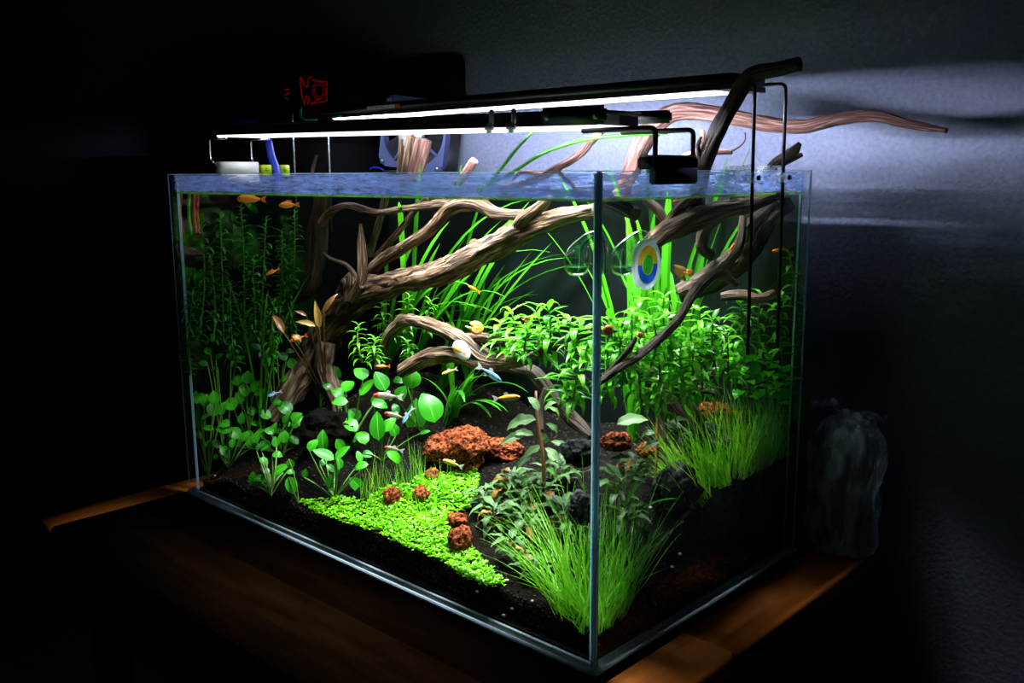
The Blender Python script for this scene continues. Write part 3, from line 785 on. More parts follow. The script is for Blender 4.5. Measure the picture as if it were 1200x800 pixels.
AN = [  # x, y, len, wid, ang
 (395,435,21,12,-20),(407,449,19,15,80),(424,434,21,17,100),(446,446,24,19,120),(430,453,24,12,58),(396,459,15,13,140),(398,470,18,12,170),
 (416,484,20,17,100),(442,499,32,18,95),(410,495,24,16,120),(409,509,24,16,-50),(425,509,22,15,110),(445,472,20,12,-10),(455,496,20,14,60),
 (487,487,38,23,80),(505,475,38,29,110),(482,443,24,21,90),(467,443,17,11,150),(372,427,15,12,110),(382,431,14,11,70),(359,436,16,10,150),
 (342,425,13,11,100),(330,444,14,10,190),(376,445,15,10,20),(377,516,25,14,100),(379,532,26,14,155),(401,530,22,12,45),(387,564,16,11,80),
 (420,569,26,13,-40),(421,544,20,10,170),(397,542,15,10,90),(465,535,25,11,-30),(431,532,13,10,-10),(398,520,15,11,100),(470,460,18,14,60),(366,442,12,9,60),
 (277,445,14,13,100),(290,442,15,13,80),(299,452,15,12,45),(286,456,17,13,100),(304,459,13,9,30),(280,466,14,11,120),(270,472,17,15,110),
 (232,464,19,14,120),(230,466,16,10,95),(240,469,15,11,80),(251,465,14,12,90),(250,477,21,15,100),(259,476,21,11,85),(231,485,18,9,90),
 (262,495,15,12,150),(262,503,17,12,170),(275,506,17,14,120),(287,510,14,11,70),(244,501,12,9,160),(233,509,12,9,-20),(254,520,13,9,-30),
 (264,529,16,10,-50),(244,522,11,8,-90),(254,537,10,7,-80),(240,486,13,8,60),(232,495,12,8,100),
 (322,470,14,8,170),(334,475,22,16,120),(347,487,15,13,50),(310,485,16,12,150),(357,495,22,13,-25),(299,496,15,7,165),(315,502,15,10,120),
 (332,511,15,13,100),(345,515,13,10,-40),(310,520,17,13,110),(325,531,13,9,20),(310,540,13,9,-30),(330,549,19,13,30),(341,544,13,9,-60),
 (311,559,13,11,60),(342,569,21,14,-70),(295,480,13,10,100),(292,519,13,10,100),(300,512,14,10,60),(283,490,13,9,80),(272,518,12,8,100),(335,490,15,10,80)]
ABASE = [(412,520,'broadleaf plant with one bright upright leaf, on the bank above the carpet'),(448,540,'broadleaf plant with a tall oval leaf close beside the tetras'),
 (492,505,'broadleaf plant with the two largest dark round leaves, left of red rock'),(392,585,'broadleaf plant hanging over the left tip of the carpet'),
 (372,465,'small broadleaf plant high on the bank under the trunk root'),(340,470,'tiny broadleaf sprig left of the trunk root'),
 (288,500,'broadleaf plant whose rounded leaves top the left thicket'),(240,530,'broadleaf plant pressed against the left end of the front pane'),
 (268,550,'broadleaf plant with trailing stems at the foot of left thicket'),(330,535,'broadleaf plant with a curled top leaf in middle of left bank'),
 (318,580,'low broadleaf plant nearest the front pane on left bank'),(350,590,'broadleaf seedling with a yellowing leaf at the carpet edge')]
AB = []
for x, y, lab in ABASE:
    p = ground(x, y); AB.append((x, y, p, thing('broadleaf_plant', 'green ' + lab, 'plant', p, 'broadleaf plants')))
for (x, y, l, wd, a) in AN:
    bx_, by_, bp, par = min(AB, key=lambda q: (q[0]-x)**2 + ((q[1]-y-30)*.8)**2)
    d = inside(x, y, cdepth(bp) - rl.uniform(-.01, .045))
    img_leaf(par, 'anub', x, y, l*1.08, wd*1.08, a + rl.uniform(-8, 8), d, rl.uniform(.45, .8), bp)
for k in range(120):
    (bx_, by_, bp, par) = AB[rl.choice([0, 1, 3, 4, 6, 6, 7, 7, 8, 8, 9, 9, 10])]
    x = bx_ + rl.gauss(0, 19); y = by_ - 12 - abs(rl.gauss(0, 24))
    d = inside(x, y, cdepth(bp) + rl.uniform(-.005, .05))
    p_ = CAM + ray(x, y)*d
    if p_.z < soil(p_.x, p_.y)+.008 or p_.x < -L+.028 or x < 232: continue
    l = rl.uniform(11, 19)
    img_leaf(par, rl.choice(['anub', 'shade']), x, y, l, l*rl.uniform(.55, .8), rl.uniform(20, 170), d, rl.uniform(.3, .7), bp)
# dim plants of the same habit further back on the left
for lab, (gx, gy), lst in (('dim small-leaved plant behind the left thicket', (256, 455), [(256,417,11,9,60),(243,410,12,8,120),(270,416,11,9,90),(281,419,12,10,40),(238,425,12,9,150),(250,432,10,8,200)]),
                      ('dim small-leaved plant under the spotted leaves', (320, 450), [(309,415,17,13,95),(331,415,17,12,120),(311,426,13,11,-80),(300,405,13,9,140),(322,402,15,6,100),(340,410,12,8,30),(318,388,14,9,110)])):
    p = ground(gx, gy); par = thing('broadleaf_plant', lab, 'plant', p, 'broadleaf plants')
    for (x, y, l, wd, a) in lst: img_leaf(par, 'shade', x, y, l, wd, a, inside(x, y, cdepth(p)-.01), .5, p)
# spotted leaves by the trunk
p = ground(380, 440); par = thing('spotted_plant', 'spotted orange brown leaves standing against the trunk root', 'plant', p)
for (x, y, l, wd, a) in [(372,368,34,9,95),(386,353,30,7,60),(358,378,24,8,160),(326,375,34,9,115),(352,366,16,5,150)]:
    img_leaf(par, 'spot', x, y, l, wd, a, inside(x, y, .93), .7, p, G_stem_red)
img_leaf(par, 'brown', 351, 393, 20, 8, 10, inside(351, 393, .93), .6, p, G_stem_red)

# long ribbon plants
def ribbon(label, base, blades, group='ribbon leaf plants', wid=.0066, kind='val'):
    par = thing('ribbon_plant', label, 'plant', base, group)
    for (dx, dy, ln, bend) in blades:
        d = Vector((dx, dy, 1.0)).normalized()
        side = Vector((dx, dy, 0)); side = side.normalized() if side.length > .01 else Vector((1, 0, 0))
        n = -side + Vector((0, 0, .35))
        M3 = frame(d, -n if False else (Vector((0, 0, 1)) - side*0.2 if side.length < .1 else -side))
        me = LV[kind][min(range(len(LV[kind])), key=lambda i: abs([.25, .55, .85, 1.2, .1][i]-bend))]
        # blade must bend outwards: local -Z points to the outside
        link('leaf', me, par, place(M3, base + Vector((rl.uniform(-.004, .004), rl.uniform(-.004, .004), -.002)), wid*rl.uniform(.8, 1.2), ln, ln))
    return par
def rb(n, lean, ln, spread=.25, bmax=.9):
    out = []
    for i in range(n):
        out.append((lean[0]+rl.uniform(-spread, spread), lean[1]+rl.uniform(-spread*.6, spread*.6), ln*rl.uniform(.6, 1.1), rl.uniform(.1, bmax)))
    return out
def gp(x, y): return Vector((x, y, soil(x, y)))
ribbon('ribbon plant, long green blades leaning right between driftwood post and arm', gp(-.66, .30), rb(12, (.42, -.05), .36, .3, .6))
ribbon('ribbon plant, dense green blades behind the upper driftwood arm', gp(-.60, .30), rb(13, (.40, 0), .36, .3, .6))
ribbon('ribbon plant, green blades fanning right behind the thick trunk', gp(-.54, .31), rb(13, (.45, .0), .34, .3, .6))
ribbon('ribbon plant, green blades reaching the dark gap right of trunk', gp(-.49, .32), rb(6, (.05, 0), .24, .25, .4))
ribbon('ribbon plant, green blades under the trunk above the low bridge', gp(-.47, .27), rb(11, (.25, -.05), .14, .5))
ribbon('ribbon plant, bright blades behind the glass bulb right of the corner seam', gp(-.185, .31), rb(14, (.02, .0), .34, .2, .35))
ribbon('ribbon plant, bright upright blades left of the round badge', gp(-.160, .335), rb(14, (.05, 0), .36, .2, .35))
ribbon('ribbon plant, thin blades rising right of the round badge', gp(-.125, .345), rb(9, (.03, 0), .30, .2, .4))
ribbon('ribbon plant, dim blades in left back corner of the tank', gp(-.70, .10), rb(6, (.0, .05), .30, .12, .4), wid=.004)
q = ground(522, 498)
ribbon('short strap-leaved plant with arching tips left of the dark gap', q, [(.1,.1,.07,.25),(.22,.12,.075,.25),(.30,.1,.08,.55),(.45,.1,.11,.85),(.5,.15,.12,.85),(.0,.1,.06,.25),(.2,.0,.07,.25)], wid=.006)
q = PY(716, 522, .12); q.z = soil(q.x, q.y)
ribbon('short strap-leaved plant hugging the right of corner seam', q, [(.05,.05,.085,.1),(.15,.1,.09,.25),(.22,.12,.08,.25),(.3,.15,.10,.55),(-.02,.0,.075,.1),(.1,.15,.08,.25)], wid=.0055)

# leafy stems
def leafy(label, base, top, n, ll, ww, kind, stem=G_stem, group=None, whorl=3, start=.25, lift=.25, name='stem_plant', crown=True):
    base = Vector(base); top = Vector(top)
    par = thing(name, label, 'plant', base, group)
    mid = base*.5 + top*.5 + Vector((rl.uniform(-.012, .012), rl.uniform(-.012, .012), 0))
    c = lambda t: base*(1-t)**2 + mid*2*t*(1-t) + top*t*t
    m = MB(); m.tube([c(i/7) for i in range(8)], [.0016-.0008*i/7 for i in range(8)], 5); m.build('stem', stem, par)
    for i in range(n):
        t = start + (1-start)*(i+.5)/n
        p = c(t); a = i*2.399 + rl.uniform(-.4, .4)
        up = lift + (.9*max(0, t-.75)/.25 if crown else 0) + rl.uniform(-.15, .25)
        d = Vector((math.cos(a), math.sin(a), up)).normalized()
        s = ll*rl.uniform(.7, 1.15)*(1 if t < .9 else .75)
        link('leaf', rl.choice(LV[kind]), par, place(frame(d, (0, 0, 1)), p, ww*rl.uniform(.8, 1.2), s, s))
    return par
HG = 'narrow-leaved stem plants'
def px_leafy(label, bx, by, tx, ty, Y, n, ll, ww, kind, **kw):
    p0 = PY(bx, by, Y); p1 = PY(tx, ty, Y)
    p0.z = max(p0.z, soil(p0.x, p0.y))
    return leafy(label, p0, p1, n, ll, ww, kind, **kw)
for lab, bx, by, tx, ty, Y, n in (
    ('narrow-leaved stem with a pale bud tip, left of the driftwood gap', 600, 425, 598, 362, .115, 22),
    ('tallest narrow-leaved stem left of the corner seam', 640, 425, 642, 356, .11, 26),
    ('narrow-leaved stem with curled leaves close to the corner seam', 672, 420, 664, 372, .10, 22),
    ('narrow-leaved stem hanging leaves over the driftwood bridge end', 615, 425, 622, 380, .10, 20),
    ('narrow-leaved stem drooping below the bridge near the seam', 668, 480, 678, 425, .09, 22),
    ('narrow-leaved stem low above the dark rock near the seam', 655, 480, 655, 430, .10, 16),
    ('narrow-leaved stem with spreading leaves at the left of the leafy group', 585, 420, 586, 376, .13, 18),
    ('narrow-leaved stem rising behind the tallest one, left of the seam', 630, 420, 628, 366, .15, 22),
    ('narrow-leaved stem deepest beside the seam', 684, 425, 682, 378, .16, 20)):
    px_leafy(lab, bx, by, tx, ty, Y, n+4, .029, .0066, 'hyg', group=HG, start=.1, lift=.2)
for lab, bx, by, tx, ty, Y, n in (
    ('narrow-leaved stem just right of the corner seam above the orange snail', 712, 440, 714, 372, .10, 20),
    ('narrow-leaved stem with a pale bud directly below the glass bulb', 738, 430, 740, 365, .12, 24),
    ('narrow-leaved stem under the round badge', 762, 430, 764, 372, .15, 24),
    ('narrow-leaved stem left of the bent twig top', 790, 430, 786, 380, .17, 22),
    ('narrow-leaved stem drooping beneath the bent twig', 775, 490, 772, 425, .15, 26),
    ('narrow-leaved stem right below the bend of the twig', 812, 440, 808, 386, .20, 22),
    ('narrow-leaved stem between the twig and first wire leg', 838, 430, 836, 372, .23, 24),
    ('narrow-leaved stem with long lower leaves left of the red side rock', 800, 470, 796, 420, .19, 22),
    ('narrow-leaved stem deep behind the badge in side pane', 745, 420, 752, 350, .24, 22),
    ('narrow-leaved stem low beside the corner seam above the strap leaves', 716, 470, 720, 412, .12, 22),
    ('narrow-leaved stem in front of the forked dark root', 752, 480, 748, 410, .14, 24),
    ('narrow-leaved stem crossing the foot of the bent twig', 735, 450, 728, 392, .09, 22),
    ('narrow-leaved stem overhanging the long black rock', 822, 470, 818, 405, .22, 22),
    ('narrow-leaved stem close left of the first wire leg end', 852, 450, 850, 385, .26, 22),
    ('narrow-leaved stem right of the badge, highest in the side pane', 782, 410, 778, 346, .22, 22),
    ('narrow-leaved stem behind the pale cut stub', 872, 410, 868, 352, .30, 22),
    ('narrow-leaved stem deep between twig and second wire leg', 826, 420, 820, 360, .29, 22)):
    px_leafy(lab, bx, by, tx, ty, Y, n+4, .030, .0066, 'hyg', group=HG, start=.1, lift=.25)
for lab, bx, by, tx, ty, Y, n in (
    ('leafy stem between the two wire legs, bushy top', 895, 420, 893, 345, .31, 26),
    ('leafy stem right of the second wire leg', 918, 420, 916, 345, .34, 28),
    ('leafy stem touching the right back corner', 934, 430, 932, 350, .365, 26),
    ('leafy stem with dark shoots near the top of right back corner', 925, 360, 922, 292, .36, 22)):
    px_leafy(lab, bx, by, tx, ty, Y, n, .022, .006, 'fine', group='bushy stems at right back', start=.05, lift=.3)
for lab, bx, by, tx, ty, Y, n in (
    ('bright rounded-leaf plant between the wire leg ends', 872, 470, 872, 408, .31, 16),
    ('bright rounded-leaf plant right of the wire leg ends', 895, 470, 898, 412, .335, 18),
    ('bright rounded-leaf plant left of the hairgrass in right corner', 912, 475, 915, 430, .35, 14)):
    px_leafy(lab, bx, by, tx, ty, Y, n, .022, .014, 'bright', group='bright rounded-leaf plants', start=.05, lift=.35)
p = PY(858, 480, .30); par = thing('broadleaf_plant', 'two big hanging leaves beside the red side rock', 'plant', Vector((p.x, p.y, soil(p.x, p.y))))
for (x, y, l, wd, a) in [(862,437,32,16,-80),(885,440,34,14,-95),(874,415,24,9,150),(850,412,22,8,170)]:
    img_leaf(par, 'anub', x, y, l, wd, a, inside(x, y, cdepth(p)-.02), .7, par.location.copy())
# fine bright ferns around the trunk
for lab, bx, by, tx, ty, Y in (
    ('fine-leaved tuft under the trunk fork, left one', 455, 395, 448, 352, .22), ('fine-leaved tuft directly beneath the trunk', 478, 390, 480, 346, .21),
    ('fine-leaved tuft right of the others beneath the trunk', 500, 390, 505, 352, .2), ('curly fine-leaved tuft on the bank left of the bridge', 425, 425, 420, 380, .14),
    ('curly fine-leaved tuft at the foot of the bridge', 442, 425, 440, 396, .13), ('fine-leaved tuft tucked behind the bridge arch', 478, 425, 476, 400, .18)):
    px_leafy(lab, bx, by, tx, ty, Y, 26, .020, .0045, 'fine', group='fine-leaved tufts', start=.0, lift=.35)
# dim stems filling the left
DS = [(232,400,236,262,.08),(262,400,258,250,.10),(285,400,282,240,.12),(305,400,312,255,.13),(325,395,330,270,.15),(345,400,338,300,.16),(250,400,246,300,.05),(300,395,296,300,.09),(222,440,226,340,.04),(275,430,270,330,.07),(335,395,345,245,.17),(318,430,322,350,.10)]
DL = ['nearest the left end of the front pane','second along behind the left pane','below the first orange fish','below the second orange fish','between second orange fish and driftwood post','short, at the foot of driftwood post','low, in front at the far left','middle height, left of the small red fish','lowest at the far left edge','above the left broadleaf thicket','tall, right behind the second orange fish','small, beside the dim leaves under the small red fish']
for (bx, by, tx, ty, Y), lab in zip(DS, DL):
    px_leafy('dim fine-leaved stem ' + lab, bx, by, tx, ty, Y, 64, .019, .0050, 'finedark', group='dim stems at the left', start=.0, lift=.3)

# olive crypt rosettes
def rosette(label, base, n, ll, ww, kind='crypt', group='olive rosette plants', spread=1.0, extra=None, name='rosette_plant'):
    par = thing(name, label, 'plant', base, group)
    for i in range(n):
        a = i*2.399 + rl.uniform(-.3, .3)
        d = Vector((math.cos(a)*spread, math.sin(a)*spread, rl.uniform(.3, 1.3))).normalized()
        s = ll*rl.uniform(.6, 1.15)
        kk = extra if (extra and rl.random() < .10) else kind
        link('leaf', rl.choice(LV[kk]), par, place(frame(d, (0, 0, 1)), base+Vector((math.cos(a), math.sin(a), 0))*.003 + Vector((0, 0, .004+i*.0016)), ww*rl.uniform(.8, 1.2), s, s))
    return par
for lab, x, y, n, ll in (
    ('olive rosette plant right of the pitted brown rock', 600, 585, 14, .034), ('olive rosette plant beside the bright red front rock', 580, 625, 14, .032),
    ('olive rosette plant between front rock and corner grass', 612, 628, 14, .034), ('olive rosette plant below the tall red stem', 640, 600, 14, .036),
    ('olive rosette plant with yellowing leaves near the dark rock', 660, 625, 14, .034), ('olive rosette plant at right end of the carpet', 568, 600, 12, .030),
    ('olive rosette plant behind the corner grass left of seam', 675, 645, 12, .032), ('olive rosette plant low on the front bank', 600, 660, 12, .028),
    ('olive rosette plant directly behind the tall red stem', 655, 570, 13, .036), ('olive rosette plant squeezed between carpet and red stem', 590, 600, 14, .032),
    ('olive rosette plant left of the lower dark rock', 640, 640, 14, .030), ('olive rosette plant in the middle of the olive patch', 625, 605, 14, .034), ('olive rosette plant nearest the pane below the front rock', 625, 680, 9, .026)):
    rosette(lab, ground(x, y), n+4, ll, .0090, extra='brown')
for lab, x, y, Y, n in (('olive rosette plant with orange leaves right of the seam', 728, 575, .09, 13), ('olive rosette plant below the red rock right of seam', 745, 555, .12, 13), ('olive rosette plant at foot of dark slope rock', 735, 610, .07, 12)):
    p = PY(x, y, Y); p.z = max(p.z-.01, soil(p.x, p.y)); rosette(lab, p, n, .034, .0085, extra='brown')
# tall red stem with pale leaves
p0 = ground(634, 600); par = thing('stem_plant', 'tall reddish stem with big pale olive leaves left of the seam', 'plant', p0)
dd = cdepth(p0)
tp = CAM + ray(632, 458)*(dd-.01)
m = MB(); m.tube([p0*(1-t)+tp*t+RT*.004*math.sin(t*5) for t in [i/8 for i in range(9)]], [.0028-.0012*i/8 for i in range(9)], 7); m.build('stem', G_stem_red, par)
for (x, y, l, wd, a) in [(607,491,42,17,178),(600,512,34,12,190),(612,505,28,10,160),(655,500,32,9,-12),(660,520,30,9,-10),(645,470,26,7,60),(626,470,24,10,115),(655,478,30,6,-5),(622,528,30,11,200),(650,532,28,10,-30),(612,540,26,10,210),(640,515,20,8,-60),(618,560,26,9,190),(652,552,26,9,-15)]:
    img_leaf(par, 'pale' if wd > 9 else 'crypt', x, y, l, wd, a, inside(x, y, dd-.015+rl.uniform(-.02, .02)), .55)
p0 = PY(768, 560, .17); p0.z = soil(p0.x, p0.y); par = thing('stem_plant', 'dark stem with one broad pale leaf right of the seam', 'plant', p0)
dd = cdepth(p0); tp = CAM + ray(772, 440)*dd
m = MB(); m.tube([p0*(1-t)+tp*t for t in [i/6 for i in range(7)]], .0016, 6); m.build('stem', G_stem_red, par)
for (x, y, l, wd, a) in [(742,490,40,17,20),(756,505,24,9,170),(790,500,26,8,-20),(760,520,26,9,190),(726,535,26,9,170),(735,545,24,9,200),(798,490,22,8,10)]:
    img_leaf(par, 'pale' if wd > 9 else 'crypt', x, y, l, wd, a, inside(x, y, dd-.02), .55)

# hairgrass clumps
def grass(label, base, n, ln, spread, lean=(0, 0), wid=.0011, group='hairgrass clumps', rad=.012, bend=.6):
    par = thing('hairgrass', label, 'grass', base, group)
    m = MB()
    for i in range(n):
        a = rl.uniform(0, 6.28); r = rad*math.sqrt(rl.random())
        b0 = base + Vector((math.cos(a)*r, math.sin(a)*r, 0)); b0.x = min(b0.x, -.012); b0.y = max(b0.y, .012)
        b0.z = soil(b0.x, b0.y)-.002
        a2 = rl.uniform(0, 6.28); k = spread*rl.random()
        d = Vector((math.cos(a2)*k+lean[0], math.sin(a2)*k+lean[1], 1)).normalized()
        h = Vector((d.x, d.y, 0)) + Vector((math.cos(a2), math.sin(a2), 0))*.15
        l = ln*rl.uniform(.5, 1.1); bd = bend*rl.uniform(.2, 1.2)
        side = d.cross(h if h.length > .01 else Vector((1, 0, 0)))
        side = (side.normalized() + Vector((rl.uniform(-.6, .6), rl.uniform(-.6, .6), 0))).normalized()
        v = []; N_ = 6; p = b0.copy(); dir_ = d.copy()
        for j in range(N_+1):
            t = j/N_
            ww = wid*(1-.85*t**1.5)*.5
            v += [p - side*ww, p + side*ww]
            dir_ = (dir_ + h*bd*.22 - Vector((0, 0, bd*.10*t))).normalized()
            p = p + dir_*(l/N_)
            p.x = min(p.x, -.0075); p.y = max(p.y, .0075)
        m.add(v, [(2*j, 2*j+1, 2*j+3, 2*j+2) for j in range(N_)])
    o = m.build('blades', G_grass, par); o['kind'] = 'stuff'
    return par
def gsurf(x, y): return Vector((x, y, soil(x, y)))
grass('dense hairgrass clump right in the near corner', gsurf(-.026, .030), 170, .15, 1.15, (-.26, .20), .0013, rad=.020, bend=1.25)
grass('hairgrass clump left of the near corner', gsurf(-.055, .032), 90, .13, .7, (-.5, .08), .0013, rad=.016, bend=1.1)
grass('hairgrass clump just right of the near corner', gsurf(-.022, .060), 90, .13, .6, (-.05, .35), .0013, rad=.014, bend=1.0)
for lab, x, y, n, ln, lean in (('hairgrass clump arching left, first on side slope', 818, 597, 75, .085, (-.45, -.25)), ('hairgrass clump second along the side slope', 842, 580, 75, .085, (-.35, -.15)),
                         ('hairgrass clump in middle of the side slope', 866, 566, 70, .085, (-.1, 0)), ('hairgrass clump fourth along the side slope', 888, 558, 70, .085, (0, .1)),
                         ('hairgrass clump at right end of the side slope', 910, 548, 70, .09, (.0, .1)), ('hairgrass clump in right back corner', 926, 540, 60, .085, (0, .1))):
    q = at(x, y, 0, -.022); q.z = soil(q.x, q.y)
    grass(lab, q, int(n*1.7), ln*1.15, .5, lean, .0013, rad=.018, bend=.9)
for lab, x, y, n, ln, lean in (('hairgrass clump behind the side slope crest', 850, 535, 60, .075, (-.2, -.1)), ('hairgrass clump behind the middle of side slope', 890, 525, 60, .075, (.1, .05))):
    q = PY(x, y, .30); q.z = soil(q.x, q.y); grass(lab, q, n, ln, .45, lean, .0011, rad=.018)
for lab, x, y, n, ln in (('thin hairgrass tuft at left of the carpet', 440, 585, 45, .05), ('thin hairgrass tuft below the tetra group', 480, 570, 55, .055), ('thin hairgrass tuft at the foot of the big red rock', 515, 575, 40, .035), ('sparse hairgrass tuft in mid carpet', 505, 605, 50, .03)):
    grass(lab, ground(x, y), n, ln, .35, (0, 0), .0009, rad=.02, bend=.5)

# carpet
poly = [(345,588),(372,590),(400,585),(430,590),(455,572),(480,570),(500,556),(530,560),(548,548),(562,556),(558,585),(552,598),(526,604),(528,640),(556,648),(572,664),(592,688),(570,690),(545,678),(520,662),(495,650),(470,640),(440,626),(405,614),(370,602)]
def inpoly(x, y):
    c = False; j = len(poly)-1
    for i in range(len(poly)):
        (xi, yi), (xj, yj) = poly[i], poly[j]
        if (yi > y) != (yj > y) and x < (xj-xi)*(y-yi)/(yj-yi)+xi: c = not c
        j = i
    return c
m = MB(); rc = random.Random(4); cnt = 0
while cnt < 4600:
    x = rc.uniform(345, 595); y = rc.uniform(545, 692)
    if not inpoly(x, y): continue
    cnt += 1
    p = ground(x, y) + Vector((0, 0, rc.uniform(.001, .007)))
    for i in range(4):
        a = rc.uniform(0, 6.28); s = rc.uniform(.0018, .0036)
        d = Vector((math.cos(a), math.sin(a), rc.uniform(-.1, .7))).normalized(); sd = d.cross(Vector((rc.uniform(-.3, .3), rc.uniform(-.3, .3), 1))).normalized()
        m.add([p, p+d*s*.6+sd*s*.42, p+d*s*1.1, p+d*s*.6-sd*s*.42], [(0, 1, 2, 3)])
o = m.build('carpet_plant', G_carpet, None, smooth=False); tag(o, 'bright lime green carpet of tiny round leaves on front slope', 'carpet plant', kind='stuff')

# emergent leaves crossing the waterline
for lab, pts in (('long green blade arching out of the water to the right', [(560,222,.2),(600,202,.2),(640,178,.2),(690,163,.2),(740,158,.2),(782,157,.2)]),
                 ('pale green blade rising out of the water to the lamp clips', [(562,225,.18),(582,204,.17),(605,175,.16),(634,145,.15)]),
                 ('short green blade tip poking up beside the fan', [(535,222,.24),(538,208,.24),(540,194,.24)])):
    S = spline([(*at(x, y, 1, Y), (.0026 if i < len(pts)-1 else .0006)) for i, (x, y, Y) in enumerate(pts)], 6)
    t = thing('emergent_blade', lab, 'leaf', S[0][:3], 'blades rising out of the water')
    m = MB(); m.tube([q[:3] for q in S], [q[3]*.75 for q in S], 6); m.build('leaf', G_val, t)

# ------------------------------------------------------------------ animals
def fish_body(name, prof, mats, pick, fins, finmat):
    """body along +X (head), unit length incl. tail"""
    v = []; f = []; mi = []
    n = 12; R_ = len(prof)
    for (x, h, wd, zc) in prof:
        for j in range(n):
            a = 2*math.pi*j/n
            v.append((x, wd*math.cos(a), zc + h*math.sin(a)))
    for i in range(R_-1):
        for j in range(n):
            f.append((i*n+j, i*n+(j+1) % n, (i+1)*n+(j+1) % n, (i+1)*n+j))
            mi.append(pick((prof[i][0]+prof[i+1][0])/2, math.sin(2*math.pi*(j+.5)/n)))
    f.append(tuple(range(n-1, -1, -1))); mi.append(0)
    f.append(tuple((R_-1)*n+j for j in range(n))); mi.append(pick(.5, 0))
    body = mesh(name, v, f, mats, True, None, mi)
    parts = []
    for nm, pts in fins:
        th = .006
        vv = [(x, -th, z) for x, z in pts] + [(x, th, z) for x, z in pts]
        k = len(pts)
        ff = [tuple(range(k)), tuple(range(2*k-1, k-1, -1))] + [(i, (i+1) % k, k+(i+1) % k, k+i) for i in range(k)]
        parts.append((nm, mesh(nm, vv, ff, finmat, False)))
    ev = MB(); ev.lathe([(0, .0), (.022, .004), (.03, .014), (.022, .024), (0, .028)], None, 10)
    return body, parts, mesh('eye', ev.v, ev.f, eye)
slim = [(-.30,.022,.012,0),(-.22,.04,.022,0),(-.1,.075,.045,0),(.05,.105,.062,0),(.2,.115,.07,0),(.33,.10,.065,0),(.43,.07,.05,-.005),(.49,.035,.03,-.01),(.5,.012,.01,-.012)]
deep = [(-.28,.04,.02,0),(-.2,.06,.03,0),(-.08,.11,.055,0),(.05,.15,.08,0),(.18,.16,.085,0),(.3,.14,.08,0),(.4,.10,.065,-.01),(.47,.055,.04,-.02),(.5,.018,.015,-.022)]
tail = [(-.28,.02),(-.38,.09),(-.5,.13),(-.43,.0),(-.5,-.13),(-.38,-.09),(-.28,-.02)]
dors = [(.12,.10),(.04,.20),(-.06,.17),(-.05,.08)]
anal = [(-.02,-.08),(-.06,-.16),(-.16,-.10),(-.12,-.06)]
dorsd = [(.2,.14),(.1,.24),(-.14,.21),(-.1,.10)]
FK = {
 'neon': fish_body('neon_tetra', slim, [f_white, f_blue, f_red, f_dark], lambda x, s: 3 if s > .75 else 1 if s > .15 else (2 if x < .12 else 0) if s < -.05 else 0, [('tail_fin', tail), ('dorsal_fin', dors), ('anal_fin', anal)], fin_clear),
 'rummy': fish_body('red_nosed_tetra', slim, [f_silver, f_red], lambda x, s: 1 if x > .3 else 0, [('tail_fin', tail), ('dorsal_fin', dors), ('anal_fin', anal)], fin_clear),
 'orange': fish_body('orange_fish', deep, [f_orange, f_yellow], lambda x, s: 1 if s < -.5 else 0, [('tail_fin', tail), ('dorsal_fin', dorsd), ('anal_fin', anal)], fin_orange),
 'small': fish_body('small_orange_fish', slim, [f_orange, f_yellow], lambda x, s: 1 if s < -.3 else 0, [('tail_fin', tail), ('dorsal_fin', dors)], fin_orange),
 'pale': fish_body('pale_fish', slim, [f_yellow, f_silver], lambda x, s: 1 if s < .2 else 0, [('tail_fin', tail), ('dorsal_fin', dors)], fin_clear)}
def fish(kind, label, x, y, lpx, ang, Y, group=None, yaw=.25):
    body, parts, em = FK[kind]
    p = PY(x, y, Y); s = lpx*cdepth(p)/FPX
    a = R(ang)
    X = (RT*math.cos(a)+UPV*math.sin(a) - FWD*yaw).normalized()
    Z = Vector((0, 0, 1)) if abs(X.z) < .8 else Vector((1, 0, 0))
    Z = (Z - X*Z.dot(X)).normalized(); Yv = Z.cross(X)
    M = Matrix.Translation(p) @ Matrix((X, Yv, Z)).transposed().to_4x4() @ Matrix.Diagonal((s, s, s, 1))
    o = link(body.name.split('.')[0], body, None, M); tag(o, label, 'fish', group)
    for nm, me in parts:
        c = bpy.data.objects.new(nm, me); col.objects.link(c); c.parent = o
    for sg in (-1, 1):
        c = bpy.data.objects.new('eye', em); col.objects.link(c); c.parent = o
        c.matrix_basis = Matrix.Translation((.40, sg*.045, .02)) @ Matrix.Rotation(R(-90*sg), 4, 'X')
    return o
fish('orange', 'plump orange fish with spread tail near the left waterline', 295, 233, 34, 180, .10, 'orange fish')
fish('orange', 'plump orange fish left of the driftwood post', 339, 240, 24, 184, .12, 'orange fish')
fish('small', 'small red orange fish among the dim plants at left', 320, 318, 18, 205, .09, 'orange fish')
fish('small', 'small orange fish nosing down in the middle below the trunk', 556, 339, 17, 150, .10, 'orange fish')
fish('small', 'small orange fish just above the broadleaf plants', 449, 429, 17, 180, .09, 'orange fish')
fish('small', 'small orange fish in front of the white shell', 538, 411, 20, 150, .085, 'orange fish')
fish('small', 'red fish half hidden among the left stems by the trunk', 350, 396, 22, 200, .13, 'orange fish')
fish('neon', 'neon tetra swimming down right below the driftwood bridge', 573, 437, 36, -32, .06, 'neon tetras')
fish('neon', 'neon tetra with white tail, upright before the round leaves', 478, 486, 24, -125, .06, 'neon tetras')
fish('neon', 'dim blue neon tetra in the dark left bank', 322, 461, 18, 200, .06, 'neon tetras')
fish('rummy', 'silver tetra with red nose, topmost of the group', 455, 464, 36, 175, .05, 'red-nosed tetras')
fish('rummy', 'silver tetra with red nose crossing the white-tailed neon', 464, 487, 28, 165, .065, 'red-nosed tetras')
